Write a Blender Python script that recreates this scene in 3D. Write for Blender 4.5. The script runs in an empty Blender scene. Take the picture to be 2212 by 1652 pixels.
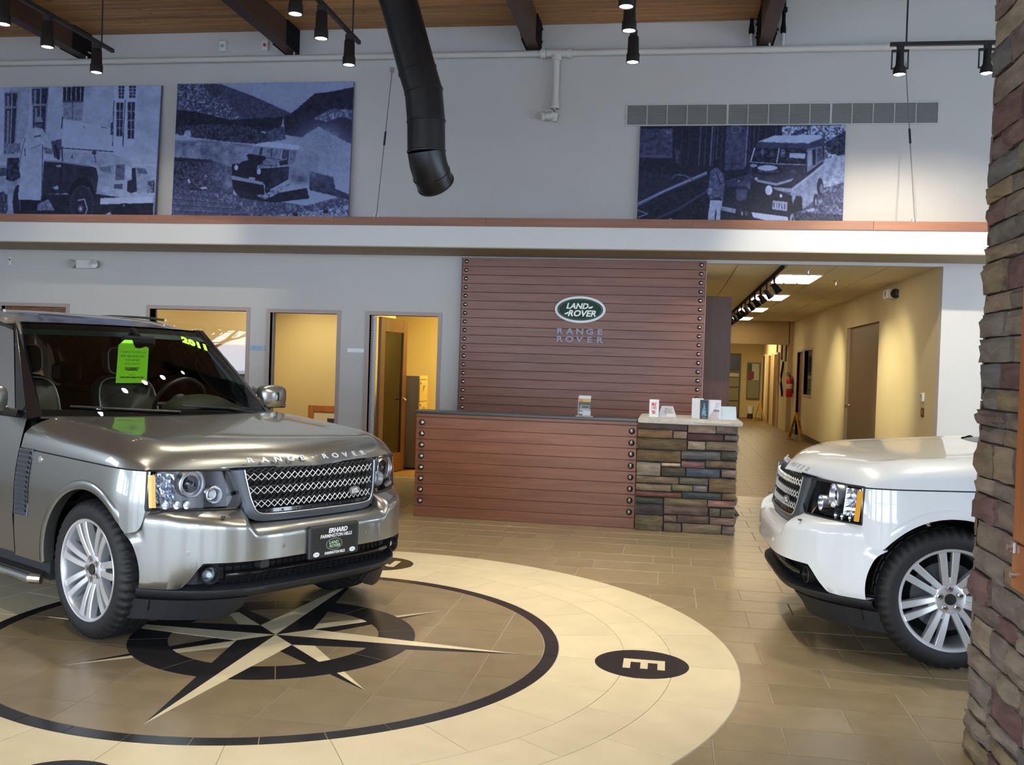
import bpy, math, random
import numpy as np
from mathutils import Vector, Matrix
R = math.radians
rnd = random.Random(7)
SC = bpy.context.scene
COL = SC.collection
# ------------------------------------------------------------------ camera
YW = 12.446          # face of the back wall
CAMH = 1.55
def _cam_axes(pitch, roll, yaw):
    f = Vector((-math.sin(yaw)*math.cos(pitch), math.cos(yaw)*math.cos(pitch), math.sin(pitch)))
    r = Vector((math.cos(yaw), math.sin(yaw), 0)); u = r.cross(f)
    return r*math.cos(roll)+u*math.sin(roll), u*math.cos(roll)-r*math.sin(roll), f
cam = bpy.data.cameras.new('camera'); camo = bpy.data.objects.new('camera', cam); COL.objects.link(camo)
cr, cu, cf = _cam_axes(R(-1.09), R(1.85), R(9.05))
camo.matrix_world = Matrix(((cr.x, cu.x, -cf.x, 0), (cr.y, cu.y, -cf.y, 0), (cr.z, cu.z, -cf.z, CAMH), (0, 0, 0, 1)))
cam.sensor_fit = 'HORIZONTAL'; cam.sensor_width = 36.0; cam.lens = 2115/2212*36.0
cam.clip_start = 0.05; cam.clip_end = 200
SC.camera = camo
# ------------------------------------------------------------------ world, exposure, light
SC.view_settings.view_transform = 'Standard'; SC.view_settings.look = 'None'
SC.view_settings.gamma = 1.0; SC.view_settings.use_curve_mapping = False
SC.view_settings.exposure = 0.12
SC.cycles.max_bounces = 7; SC.cycles.diffuse_bounces = 4; SC.cycles.glossy_bounces = 4
SC.cycles.transparent_max_bounces = 12; SC.cycles.caustics_reflective = False; SC.cycles.caustics_refractive = False
SC.cycles.sample_clamp_indirect = 6.0
wd = bpy.data.worlds.new('overcast_sky'); SC.world = wd; wd.use_nodes = True
_n = wd.node_tree.nodes; _l = wd.node_tree.links
_bg = _n['Background']; _bg.inputs['Strength'].default_value = 10.5
_tc = _n.new('ShaderNodeTexCoord'); _sep = _n.new('ShaderNodeSeparateXYZ'); _rp = _n.new('ShaderNodeValToRGB')
_l.new(_tc.outputs['Generated'], _sep.inputs[0]); _l.new(_sep.outputs['Z'], _rp.inputs[0]); _l.new(_rp.outputs[0], _bg.inputs['Color'])
_rp.color_ramp.elements[0].position = 0.0; _rp.color_ramp.elements[0].color = (0.74, 0.85, 1.0, 1)
_rp.color_ramp.elements[1].position = 0.9; _rp.color_ramp.elements[1].color = (0.62, 0.77, 1.0, 1)

def area(name, loc, rot, sx, sy, power, color, portal=False):
    l = bpy.data.lights.new(name, 'AREA'); l.shape = 'RECTANGLE'; l.size = sx; l.size_y = sy
    l.energy = power; l.color = color
    if portal: l.cycles.is_portal = True
    o = bpy.data.objects.new(name, l); o.location = loc; o.rotation_euler = rot; COL.objects.link(o)
    return o
# showroom windows (front wall behind the camera, right wall): portals to the sky
FRONT_Y = -5.0; RIGHT_X = 8.5; LEFT_X = -13.0
FRONT_WINDOWS = [(-12.4, -9.9), (-9.3, -6.8), (-6.2, -3.7), (-3.1, -0.6), (0.0, 2.5), (3.1, 5.6)]
RIGHT_WINDOWS = [(-3.5, -1.0), (-0.4, 2.1), (3.0, 5.5), (6.4, 8.9), (9.5, 11.9)]
LEFT_WINDOWS = [(-4.5, -1.4), (-1.1, 1.6), (2.2, 4.4)]
def left_z(a): return (0.9, 2.35) if a < 2 else (2.9, 4.4)
WIN_Z = (0.25, 3.7)
for a, b in FRONT_WINDOWS:
    area('window_daylight', ((a+b)/2, FRONT_Y-0.1, sum(WIN_Z)/2), (R(90), 0, 0), b-a, WIN_Z[1]-WIN_Z[0], 1, (1, 1, 1), True)
for a, b in RIGHT_WINDOWS:
    area('window_daylight', (RIGHT_X+0.1, (a+b)/2, sum(WIN_Z)/2), (R(90), 0, R(90)), b-a, WIN_Z[1]-WIN_Z[0], 1, (1, 1, 1), True)
for a, b in LEFT_WINDOWS:
    area('window_daylight', (LEFT_X-0.1, (a+b)/2, sum(left_z(a))/2), (R(90), 0, R(-90)), b-a, left_z(a)[1]-left_z(a)[0], 1, (1, 1, 1), True)
WARM = (1.0, 0.86, 0.52)

area('office_ceiling_lamp', (-2.95, 14.4, 2.72), (0, 0, 0), 0.5, 0.8, 75, (1.0, 0.82, 0.30))
area('office_ceiling_lamp', (-6.9, 14.6, 2.72), (0, 0, 0), 1.0, 0.8, 30, WARM)
area('office_ceiling_lamp', (-9.1, 14.6, 2.72), (0, 0, 0), 1.0, 0.8, 30, WARM)
area('corridor_lamp', (2.4, 30.5, 2.7), (0, 0, 0), 0.8, 3.0, 75, (1.0, 0.80, 0.44))
def spot(loc, target, power, angle=60, color=(1.0, 0.90, 0.72), blend=0.6):
    l = bpy.data.lights.new('spot_beam', 'SPOT'); l.energy = power; l.color = color
    l.spot_size = R(angle); l.spot_blend = blend; l.shadow_soft_size = 0.05
    o = bpy.data.objects.new('spot_beam', l); o.location = loc; COL.objects.link(o)
    o.rotation_euler = (Vector(target)-Vector(loc)).to_track_quat('-Z', 'Y').to_euler()
    return o
spot((-5.0, 12.75, 2.7), (-5.3, 14.2, 0.85), 130, 95, (1.0, 0.88, 0.56), 1.0)
for _y, _t in ((13.6, 14.6), (15.6, 15.3), (18.9, 19.8)):
    spot((1.42, _y, 2.70), (3.216, _t, 1.3), 190, 62, (1.0, 0.90, 0.60), 0.9)
# further heads of the showroom tracks, above and behind the frame
for _x, _y, _tx, _ty in ((-3.06, 6.9, -2.2, 6.9), (-0.415, 6.8, 0.2, 6.4), (-0.415, 6.1, -1.6, 5.2), (-5.70, 6.8, -5.2, 6.0), (-3.06, 6.0, -1.6, 3.6), (1.9, 6.5, 1.2, 6.6), (-0.4, 3.6, -0.5, 4.2), (-3.1, 3.4, -2.2, 4.4), (3.6, 7.5, 2.8, 6.4), (1.6, 9.0, 1.4, 8.2), (-2.2, 8.6, -1.2, 8.9)):
    spot((_x, _y, 4.29), (_tx, _ty, 0), 105 if _y < 4 else 150, 64)
spot((0.6, 4.2, 4.29), (-3.6, 6.15, 1.45), 420, 34)  # extra beam, added to brighten the price tag behind the windscreen; no head modelled
spot((0.9, 3.4, 4.29), (-2.6, 5.4, 0.9), 160, 40)
# ------------------------------------------------------------------ materials
MATS = {}
def mat(name, col=(0.8, 0.8, 0.8), rough=0.5, metal=0.0, coat=0.0, emit=None, estr=0.0, spec=0.5, rand=0.0, noise=None, bump=None, alpha=None):
    """noise=(scale, amount[, (sx,sy,sz)]) multiplies the base colour; bump=(scale, strength[, (sx,sy,sz)])."""
    if name in MATS: return MATS[name]
    m = bpy.data.materials.new(name); m.use_nodes = True
    nt = m.node_tree; N = nt.nodes; L = nt.links; p = N['Principled BSDF']
    p.inputs['Base Color'].default_value = (*col, 1); p.inputs['Roughness'].default_value = rough
    p.inputs['Metallic'].default_value = metal; p.inputs['Coat Weight'].default_value = coat
    p.inputs['Coat Roughness'].default_value = 0.03; p.inputs['Specular IOR Level'].default_value = spec
    if emit: p.inputs['Emission Color'].default_value = (*emit, 1); p.inputs['Emission Strength'].default_value = estr
    fac = None
    if rand or noise:
        if noise:
            tc = N.new('ShaderNodeTexCoord'); mp = N.new('ShaderNodeMapping'); nz = N.new('ShaderNodeTexNoise')
            mp.inputs['Scale'].default_value = noise[2] if len(noise) > 2 else (1, 1, 1)
            nz.inputs['Scale'].default_value = noise[0]; nz.inputs['Detail'].default_value = 5
            L.new(tc.outputs['Object'], mp.inputs[0])
            if rand:
                oi = N.new('ShaderNodeObjectInfo'); ml = N.new('ShaderNodeMath'); ml.operation = 'MULTIPLY'; ml.inputs[1].default_value = 37
                L.new(oi.outputs['Random'], ml.inputs[0])
                ad = N.new('ShaderNodeVectorMath'); ad.operation = 'ADD'
                L.new(mp.outputs[0], ad.inputs[0]); L.new(ml.outputs[0], ad.inputs[1]); L.new(ad.outputs[0], nz.inputs['Vector'])
            else: L.new(mp.outputs[0], nz.inputs['Vector'])
            mr = N.new('ShaderNodeMapRange'); mr.inputs['From Min'].default_value = 0.3; mr.inputs['From Max'].default_value = 0.7
            mr.inputs['To Min'].default_value = 1-noise[1]; mr.inputs['To Max'].default_value = 1+noise[1]
            L.new(nz.outputs['Fac'], mr.inputs[0]); fac = mr.outputs[0]
        if rand:
            oi = N.new('ShaderNodeObjectInfo'); mr = N.new('ShaderNodeMapRange')
            mr.inputs['To Min'].default_value = 1-rand; mr.inputs['To Max'].default_value = 1+rand
            L.new(oi.outputs['Random'], mr.inputs[0])
            if fac:
                ml = N.new('ShaderNodeMath'); ml.operation = 'MULTIPLY'; L.new(fac, ml.inputs[0]); L.new(mr.outputs[0], ml.inputs[1]); fac = ml.outputs[0]
            else: fac = mr.outputs[0]
        vm = N.new('ShaderNodeVectorMath'); vm.operation = 'SCALE'; vm.inputs[0].default_value = col
        L.new(fac, vm.inputs['Scale']); L.new(vm.outputs[0], p.inputs['Base Color'])
    if bump:
        tc = N.new('ShaderNodeTexCoord'); mp = N.new('ShaderNodeMapping'); nz = N.new('ShaderNodeTexNoise'); bp = N.new('ShaderNodeBump')
        mp.inputs['Scale'].default_value = bump[2] if len(bump) > 2 else (1, 1, 1)
        nz.inputs['Scale'].default_value = bump[0]; nz.inputs['Detail'].default_value = 6; bp.inputs['Strength'].default_value = bump[1]; bp.inputs['Distance'].default_value = 0.02
        L.new(tc.outputs['Object'], mp.inputs[0]); L.new(mp.outputs[0], nz.inputs['Vector']); L.new(nz.outputs['Fac'], bp.inputs['Height']); L.new(bp.outputs[0], p.inputs['Normal'])
    MATS[name] = m; return m
def wood(name, dark, light, scale=1.0, along='X', rough=0.4, rand=0.12, coat=0.1, knots=False):
    if name in MATS: return MATS[name]
    m = bpy.data.materials.new(name); m.use_nodes = True
    nt = m.node_tree; N = nt.nodes; L = nt.links; p = N['Principled BSDF']
    p.inputs['Roughness'].default_value = rough; p.inputs['Coat Weight'].default_value = coat; p.inputs['Coat Roughness'].default_value = 0.2
    tc = N.new('ShaderNodeTexCoord'); mp = N.new('ShaderNodeMapping'); nz = N.new('ShaderNodeTexNoise'); rp = N.new('ShaderNodeValToRGB')
    mp.inputs['Scale'].default_value = {'X': (0.6, 9, 9), 'Y': (9, 0.6, 9), 'Z': (9, 9, 0.6)}[along]
    oi = N.new('ShaderNodeObjectInfo'); ml = N.new('ShaderNodeMath'); ml.operation = 'MULTIPLY'; ml.inputs[1].default_value = 53
    ad = N.new('ShaderNodeVectorMath'); ad.operation = 'ADD'
    L.new(oi.outputs['Random'], ml.inputs[0]); L.new(tc.outputs['Object'], mp.inputs[0]); L.new(mp.outputs[0], ad.inputs[0]); L.new(ml.outputs[0], ad.inputs[1])
    L.new(ad.outputs[0], nz.inputs['Vector']); nz.inputs['Scale'].default_value = 2.2*scale; nz.inputs['Detail'].default_value = 6; nz.inputs['Distortion'].default_value = 0.6
    rp.color_ramp.elements[0].position = 0.3; rp.color_ramp.elements[0].color = (*dark, 1)
    rp.color_ramp.elements[1].position = 0.72; rp.color_ramp.elements[1].color = (*light, 1)
    L.new(nz.outputs['Fac'], rp.inputs[0])
    mr = N.new('ShaderNodeMapRange'); mr.inputs['To Min'].default_value = 1-rand; mr.inputs['To Max'].default_value = 1+rand
    L.new(oi.outputs['Random'], mr.inputs[0])
    vm = N.new('ShaderNodeVectorMath'); vm.operation = 'SCALE'; L.new(rp.outputs[0], vm.inputs[0]); L.new(mr.outputs[0], vm.inputs['Scale'])
    out = vm.outputs[0]
    if knots:
        mp2 = N.new('ShaderNodeMapping'); mp2.inputs['Scale'].default_value = (1.6, 4.5, 1)
        ad2 = N.new('ShaderNodeVectorMath'); ad2.operation = 'ADD'; L.new(tc.outputs['Object'], mp2.inputs[0]); L.new(mp2.outputs[0], ad2.inputs[0]); L.new(ml.outputs[0], ad2.inputs[1])
        vo = N.new('ShaderNodeTexVoronoi'); vo.inputs['Scale'].default_value = 1.6; L.new(ad2.outputs[0], vo.inputs['Vector'])
        mr2 = N.new('ShaderNodeMapRange'); mr2.inputs['From Min'].default_value = 0.06; mr2.inputs['From Max'].default_value = 0.13; mr2.inputs['To Min'].default_value = 0.35
        L.new(vo.outputs['Distance'], mr2.inputs[0])
        vm2 = N.new('ShaderNodeVectorMath'); vm2.operation = 'SCALE'; L.new(out, vm2.inputs[0]); L.new(mr2.outputs[0], vm2.inputs['Scale']); out = vm2.outputs[0]
    L.new(out, p.inputs['Base Color'])
    MATS[name] = m; return m
def glass(name, tint=(0.8, 0.85, 0.85), ior=1.5, rough=0.0):
    if name in MATS: return MATS[name]
    m = bpy.data.materials.new(name); m.use_nodes = True
    nt = m.node_tree; N = nt.nodes; L = nt.links; N.remove(N['Principled BSDF'])
    tr = N.new('ShaderNodeBsdfTransparent'); tr.inputs[0].default_value = (*tint, 1)
    gl = N.new('ShaderNodeBsdfGlossy'); gl.inputs['Roughness'].default_value = rough
    fr = N.new('ShaderNodeFresnel'); fr.inputs['IOR'].default_value = ior
    mx = N.new('ShaderNodeMixShader'); L.new(fr.outputs[0], mx.inputs[0]); L.new(tr.outputs[0], mx.inputs[1]); L.new(gl.outputs[0], mx.inputs[2])
    L.new(mx.outputs[0], N['Material Output'].inputs['Surface'])
    MATS[name] = m; return m
def printed(name, rough=0.45, spec=0.4):
    if name in MATS: return MATS[name]
    m = bpy.data.materials.new(name); m.use_nodes = True
    nt = m.node_tree; N = nt.nodes; L = nt.links; p = N['Principled BSDF']
    at = N.new('ShaderNodeAttribute'); at.attribute_name = 'print_colour'
    L.new(at.outputs['Color'], p.inputs['Base Color']); p.inputs['Roughness'].default_value = rough; p.inputs['Specular IOR Level'].default_value = spec
    MATS[name] = m; return m
def srgb(r, g, b):
    f = lambda c: (c/255/12.92) if c <= 10 else ((c/255+0.055)/1.055)**2.4
    return (f(r), f(g), f(b))

WALL = mat('painted_wall', (0.60, 0.585, 0.555), 0.75, noise=(1.2, 0.02), bump=(90, 0.02))
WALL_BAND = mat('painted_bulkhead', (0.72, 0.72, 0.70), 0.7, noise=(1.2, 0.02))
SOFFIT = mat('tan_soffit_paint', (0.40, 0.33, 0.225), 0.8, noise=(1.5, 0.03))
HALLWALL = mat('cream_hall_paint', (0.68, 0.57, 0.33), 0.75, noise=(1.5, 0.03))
YELLOW = mat('ochre_office_paint', (0.64, 0.50, 0.24), 0.75, noise=(1.5, 0.03))
HALLCEIL = mat('hall_ceiling_panel', (0.80, 0.73, 0.55), 0.85, bump=(160, 0.05))
FRAME = mat('taupe_metal_frame', (0.42, 0.345, 0.315), 0.45)
TAUPE = mat('taupe_door_paint', (0.235, 0.17, 0.115), 0.5)
BLACK = mat('satin_black', (0.012, 0.012, 0.013), 0.4)
BLACKM = mat('matte_black', (0.008, 0.008, 0.009), 0.8, spec=0.15)
GLOSSBLACK = mat('gloss_black', (0.008, 0.008, 0.010), 0.12, coat=0.6)
DARKGREY = mat('dark_grey_plastic', (0.025, 0.027, 0.03), 0.55)
CHROME = mat('chrome', (0.82, 0.83, 0.85), 0.08, metal=1.0)
STEEL = mat('brushed_steel', (0.62, 0.63, 0.65), 0.28, metal=1.0)
WHITEP = mat('white_plastic', (0.75, 0.75, 0.73), 0.4)
PIPEP = mat('painted_pipe', (0.66, 0.64, 0.59), 0.5)
PAPER = mat('white_paper', (0.85, 0.86, 0.88), 0.6)
WOODP = wood('cherry_board', (0.185, 0.066, 0.037), (0.285, 0.112, 0.064), 1.0, 'X', 0.42, 0.08)
WOODD = wood('warm_cherry_board', (0.25, 0.088, 0.038), (0.37, 0.142, 0.066), 1.0, 'X', 0.42, 0.06)
WOODT = wood('cherry_ledge', (0.24, 0.095, 0.05), (0.34, 0.145, 0.08), 0.7, 'X', 0.4, 0.15)
WOODDK = wood('dark_cherry_panel', (0.075, 0.026, 0.016), (0.11, 0.042, 0.024), 0.8, 'Z', 0.4, 0.05)
WOODDOOR = wood('door_oak', (0.17, 0.065, 0.02), (0.25, 0.105, 0.035), 0.8, 'Z', 0.4, 0.05)
DECK = wood('cedar_deck', (0.34, 0.155, 0.045), (0.55, 0.30, 0.11), 0.8, 'X', 0.55, 0.2, 0.0, knots=True)
BEAMW = wood('stained_beam', (0.055, 0.024, 0.014), (0.085, 0.040, 0.024), 0.7, 'Y', 0.5, 0.05, 0.0)
ORANGEW = wood('orange_oak', (0.36, 0.11, 0.025), (0.48, 0.17, 0.045), 0.9, 'Z', 0.4, 0.1)
TILE = mat('brown_floor_tile', (0.325, 0.250, 0.142), 0.30, rand=0.07, noise=(7, 0.10), spec=0.5)
TILE_IN = mat('dark_brown_floor_tile', (0.262, 0.202, 0.120), 0.28, rand=0.08, noise=(7, 0.10), spec=0.5)
TILE_BEIGE = mat('beige_floor_tile', (0.76, 0.66, 0.44), 0.28, rand=0.04, noise=(5, 0.06))
TILE_BLACK = mat('black_floor_tile', (0.022, 0.021, 0.023), 0.22, rand=0.2, noise=(9, 0.15))
GROUT = mat('pale_grout', (0.42, 0.37, 0.29), 0.9, noise=(30, 0.05))
RUBBER = mat('tyre_rubber', (0.008, 0.008, 0.009), 0.6, noise=(60, 0.1))
LAMPGLOW = mat('lamp_glow', (1, 1, 1), 0.5, emit=(1.0, 0.97, 0.92), estr=14)
TROFFER = mat('fluorescent_glow', (1, 1, 1), 0.5, emit=(1.0, 0.84, 0.60), estr=9)
CLEAR = glass('clear_glass', (0.93, 0.95, 0.95))
WSGLASS = glass('green_windscreen_glass', (0.84, 0.91, 0.88), 1.45)
SIDEGLASS = glass('dark_tinted_glass', (0.25, 0.28, 0.28), 1.5)
FRONTGLASS = glass('door_window_glass', (0.75, 0.80, 0.78), 1.5)
LENSGLASS = glass('lamp_lens_glass', (0.95, 0.97, 0.99), 1.22)
REFL = mat('lamp_reflector', (0.95, 0.96, 1.0), 0.28, metal=1.0)
# ------------------------------------------------------------------ mesh helpers
class MB:
    def __init__(s): s.v = []; s.f = []
    def add(s, vs, fs):
        o = len(s.v); s.v += [tuple(p) for p in vs]; s.f += [tuple(i+o for i in f) for f in fs]; return s
    def box(s, x0, x1, y0, y1, z0, z1):
        vs = [(x, y, z) for z in (z0, z1) for y in (y0, y1) for x in (x0, x1)]
        return s.add(vs, [(0, 2, 3, 1), (4, 5, 7, 6), (0, 1, 5, 4), (1, 3, 7, 5), (3, 2, 6, 7), (2, 0, 4, 6)])
    def cbox(s, x0, x1, y0, y1, z0, z1, c=0.004):
        """box with chamfered edges"""
        X = (x0, x1); Y = (y0, y1); Z = (z0, z1); vs = []; idx = {}
        for i in (0, 1):
            for j in (0, 1):
                for k in (0, 1):
                    sx, sy, sz = (1-2*i)*c, (1-2*j)*c, (1-2*k)*c
                    for a, p in (('x', (X[i], Y[j]+sy, Z[k]+sz)), ('y', (X[i]+sx, Y[j], Z[k]+sz)), ('z', (X[i]+sx, Y[j]+sy, Z[k]))):
                        idx[(i, j, k, a)] = len(vs); vs.append(p)
        g = lambda i, j, k, a: idx[(i, j, k, a)]
        fs = []
        for i in (0, 1): fs.append([g(i, 0, 0, 'x'), g(i, 1, 0, 'x'), g(i, 1, 1, 'x'), g(i, 0, 1, 'x')])
        for j in (0, 1): fs.append([g(0, j, 0, 'y'), g(1, j, 0, 'y'), g(1, j, 1, 'y'), g(0, j, 1, 'y')])
        for k in (0, 1): fs.append([g(0, 0, k, 'z'), g(1, 0, k, 'z'), g(1, 1, k, 'z'), g(0, 1, k, 'z')])
        for j in (0, 1):
            for k in (0, 1): fs.append([g(0, j, k, 'y'), g(1, j, k, 'y'), g(1, j, k, 'z'), g(0, j, k, 'z')])
        for i in (0, 1):
            for k in (0, 1): fs.append([g(i, 0, k, 'x'), g(i, 1, k, 'x'), g(i, 1, k, 'z'), g(i, 0, k, 'z')])
        for i in (0, 1):
            for j in (0, 1): fs.append([g(i, j, 0, 'x'), g(i, j, 1, 'x'), g(i, j, 1, 'y'), g(i, j, 0, 'y')])
        for i in (0, 1):
            for j in (0, 1):
                for k in (0, 1): fs.append([g(i, j, k, 'x'), g(i, j, k, 'y'), g(i, j, k, 'z')])
        cx = Vector(((x0+x1)/2, (y0+y1)/2, (z0+z1)/2)); out = []
        for f in fs:
            a, b, d = (Vector(vs[q]) for q in f[:3]); n = (b-a).cross(d-a)
            mid = sum((Vector(vs[q]) for q in f), Vector())/len(f)
            out.append(tuple(f) if n.dot(mid-cx) > 0 else tuple(reversed(f)))
        return s.add(vs, out)
    def grid(s, P, flip=False, closed_u=False):
        """P[i][j] rows of points"""
        nu = len(P); nv = len(P[0]); vs = [p for r in P for p in r]; fs = []
        for i in range(nu if closed_u else nu-1):
            for j in range(nv-1):
                a, b, c, d = i*nv+j, ((i+1) % nu)*nv+j, ((i+1) % nu)*nv+j+1, i*nv+j+1
                fs.append((a, d, c, b) if flip else (a, b, c, d))
        return s.add(vs, fs)
    def cyl(s, p0, p1, r0, r1=None, n=16, caps=True):
        r1 = r0 if r1 is None else r1
        p0, p1 = Vector(p0), Vector(p1); q = (p1-p0).to_track_quat('Z', 'Y')
        vs = []
        for p, r in ((p0, r0), (p1, r1)):
            for k in range(n): vs.append(p+q @ Vector((r*math.cos(2*math.pi*k/n), r*math.sin(2*math.pi*k/n), 0)))
        fs = [(k, (k+1) % n, n+(k+1) % n, n+k) for k in range(n)]
        if caps: fs += [tuple(reversed(range(n))), tuple(range(n, 2*n))]
        return s.add(vs, fs)
    def lathe(s, prof, p0, axis, n=24, closed=False):
        """prof: (r, h) along axis from p0"""
        p0 = Vector(p0); q = Vector(axis).to_track_quat('Z', 'Y')
        rows = []
        for k in range(n):
            a = 2*math.pi*k/n
            rows.append([p0+q @ Vector((r*math.cos(a), r*math.sin(a), h)) for r, h in prof])
        return s.grid(rows, closed_u=True)
    def tube(s, pts, r, n=8, caps=True, closed=False):
        pts = [Vector(p) for p in pts]; rows = []; N = len(pts)
        rr = r if isinstance(r, (list, tuple)) else [r]*N
        up = Vector((0.013, 0.021, 1.0))
        for i, p in enumerate(pts):
            if closed: t = pts[(i+1) % N]-pts[i-1]
            else: t = pts[min(i+1, N-1)]-pts[max(i-1, 0)]
            t.normalize(); a = t.cross(up)
            if a.length < 0.05: a = t.cross(Vector((1, 0.02, 0.01)))
            a.normalize(); b = a.cross(t)
            rows.append([p+a*rr[i]*math.cos(2*math.pi*k/n)+b*rr[i]*math.sin(2*math.pi*k/n) for k in range(n)]+[])
        o = len(s.v); s.v += [tuple(p) for row in rows for p in row]
        for i in range(N if closed else N-1):
            for k in range(n):
                j = (i+1) % N
                s.f.append((o+i*n+k, o+j*n+k, o+j*n+(k+1) % n, o+i*n+(k+1) % n))
        if caps and not closed:
            s.f.append(tuple(o+k for k in range(n))); s.f.append(tuple(o+(N-1)*n+k for k in reversed(range(n))))
        return s
    def prism(s, poly, h0, h1, M=None):
        """poly: 2-D outline (counter-clockwise); extruded along local z"""
        n = len(poly); M = M or Matrix.Identity(4)
        vs = [M @ Vector((x, y, h)) for h in (h0, h1) for x, y in poly]
        fs = [tuple(reversed(range(n))), tuple(range(n, 2*n))]+[(k, (k+1) % n, n+(k+1) % n, n+k) for k in range(n)]
        return s.add(vs, fs)
    def mesh(s, name, m=None, smooth=None):
        me = bpy.data.meshes.new(name); me.from_pydata(s.v, [], s.f); me.update()
        if smooth is not None:
            me.polygons.foreach_set('use_smooth', [True]*len(me.polygons)); me.set_sharp_from_angle(angle=R(smooth))
        if m: me.materials.append(m)
        return me
    def build(s, name, m, parent=None, smooth=None):
        return link(name, s.mesh(name, m, smooth), parent)
def link(name, data, parent=None):
    o = bpy.data.objects.new(name, data); COL.objects.link(o)
    if parent is not None: o.parent = parent
    return o
def thing(name, label, cat, loc=(0, 0, 0), rotz=0.0, group=None):
    o = bpy.data.objects.new(name, None); COL.objects.link(o); o.empty_display_size = 0.1
    o.location = loc; o.rotation_euler = (0, 0, rotz); return tag(o, label, cat, group)
def tag(o, label, cat, group=None):
    o['label'] = label; o['category'] = cat
    if group: o['group'] = group
    return o
def struct(o): o['kind'] = 'structure'; return o
def stuff(o): o['kind'] = 'stuff'; return o
def sbox(name, b, m, parent=None):
    return struct(MB().box(*b).build(name, m, parent)) if parent is None else MB().box(*b).build(name, m, parent)
def frameM(origin, right, up):
    """matrix whose local x = right, y = up, z = normal"""
    r = Vector(right).normalized(); u = Vector(up); u = (u-r*u.dot(r)).normalized(); n = r.cross(u)
    return Matrix(((r.x, u.x, n.x, origin[0]), (r.y, u.y, n.y, origin[1]), (r.z, u.z, n.z, origin[2]), (0, 0, 0, 1)))
def text(name, body, size, m, parent, M, extrude=0.001, xs=1.0, bold=0.0, shear=0.0, align='CENTER'):
    c = bpy.data.curves.new(name, 'FONT'); c.body = body; c.size = size; c.extrude = extrude; c.offset = bold; c.shear = shear
    c.align_x = align; c.align_y = 'CENTER'; c.materials.append(m); c.resolution_u = 3
    tmp = bpy.data.objects.new('tmp_text', c); me = bpy.data.meshes.new_from_object(tmp); bpy.data.objects.remove(tmp); bpy.data.curves.remove(c)
    me.transform(Matrix.Diagonal((xs, 1, 1, 1))); o = link(name, me, parent); o.matrix_local = M; return o
def print_grid(name, arr, corners, parent, m, H=None):
    """flat print: corners = TL, TR, BR, BL; arr rows top to bottom (linear rgb)"""
    h, w = arr.shape[:2]; TL, TR, BR, BL = (np.array(c, float) for c in corners)
    u = np.linspace(0, 1, w)[None, :, None]; v = np.linspace(0, 1, h)[:, None, None]
    P = (TL*(1-u)+TR*u)*(1-v)+(BL*(1-u)+BR*u)*v
    me = bpy.data.meshes.new(name); i = np.arange(h*w).reshape(h, w)
    q = np.stack([i[:-1, :-1], i[1:, :-1], i[1:, 1:], i[:-1, 1:]], -1).reshape(-1, 4)
    me.from_pydata(P.reshape(-1, 3).tolist(), [], q.tolist()); me.update()
    ca = me.color_attributes.new('print_colour', 'FLOAT_COLOR', 'POINT')
    ca.data.foreach_set('color', np.concatenate([arr, np.ones((h, w, 1))], -1).astype(np.float32).ravel())
    me.materials.append(m); return link(name, me, parent)
# ================================================================== SETTING
FL = struct(MB().box(LEFT_X-0.2, RIGHT_X+0.2, FRONT_Y-0.2, YW, -0.12, -0.0035).box(0.2, 4.4, YW, 35, -0.12, -0.0035).build('floor', GROUT))
# ---- floor tiles of the showroom: ashlar rows, those in view as parts, the rest joined
MC = (-2.105, 5.15); MR = 2.52
tile_cache = {}
def tile_at(x0, x1, y0, y1, part=True, bag=None):
    g = 0.003
    if part:
        k = (round(x1-x0, 3), round(y1-y0, 3))
        if k not in tile_cache:
            a, b = k[0]/2-g, k[1]/2-g
            tile_cache[k] = MB().cbox(-a, a, -b, b, -0.02, 0, 0.0022).mesh('tile', TILE)
        o = link('tile', tile_cache[k], FL); o.location = ((x0+x1)/2, (y0+y1)/2, 0)
    else: bag.box(x0+g, x1-g, y0+g, y1-g, -0.02, 0)
edges = [4.39-0.305*k for k in range(30, 0, -1)]+[4.39, 4.70, 5.0, 5.31, 5.72, 6.05, 6.45, 6.77, 7.08, 7.52, 7.85, 8.15, 8.6, 8.9, 9.2, 9.65, 9.95, 10.4, 10.7, 11.0, 11.4, 11.75, 12.05, YW]
bag = MB(); n_tile = 0; HALLT = mat('amber_hall_tile', (0.150, 0.088, 0.030), 0.38, rand=0.05, noise=(5, 0.12)); hbag = MB()
for i in range(len(edges)-1):
    y0, y1 = edges[i], edges[i+1]; big = (y1-y0) > 0.36
    xs = [0.54 if i % 2 else 0.845]
    seq = [0.457, 0.61, 0.305, 0.61] if not big else [0.457, 0.41, 0.61]
    k = i
    while xs[-1] < RIGHT_X: xs.append(xs[-1]+seq[k % len(seq)]); k += 1
    k = i+1
    while xs[0] > LEFT_X: xs.insert(0, xs[0]-seq[k % len(seq)]); k += 1
    for a, b in zip(xs, xs[1:]):
        a = max(a, LEFT_X); b = min(b, RIGHT_X)
        if b-a < 0.02: continue
        far = max(math.hypot(px-MC[0], py-MC[1]) for px in (a, b) for py in (y0, y1))
        if far < MR-0.05: continue
        # in view: right of the medallion up to the column, and the strip before the desk
        vis = (3.3 < y1 < 9.8 and -0.55 < a < 2.1 and (a+b)/2 < 0.36*(y0+y1)/2+0.1) or (7.0 < y1 < 9.7 and -3.2 < a <= -0.55)
        if vis and n_tile < 298: tile_at(a, b, y0, y1); n_tile += 1
        else: tile_at(a, b, y0, y1, False, bag)
k = 0
y = YW
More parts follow.
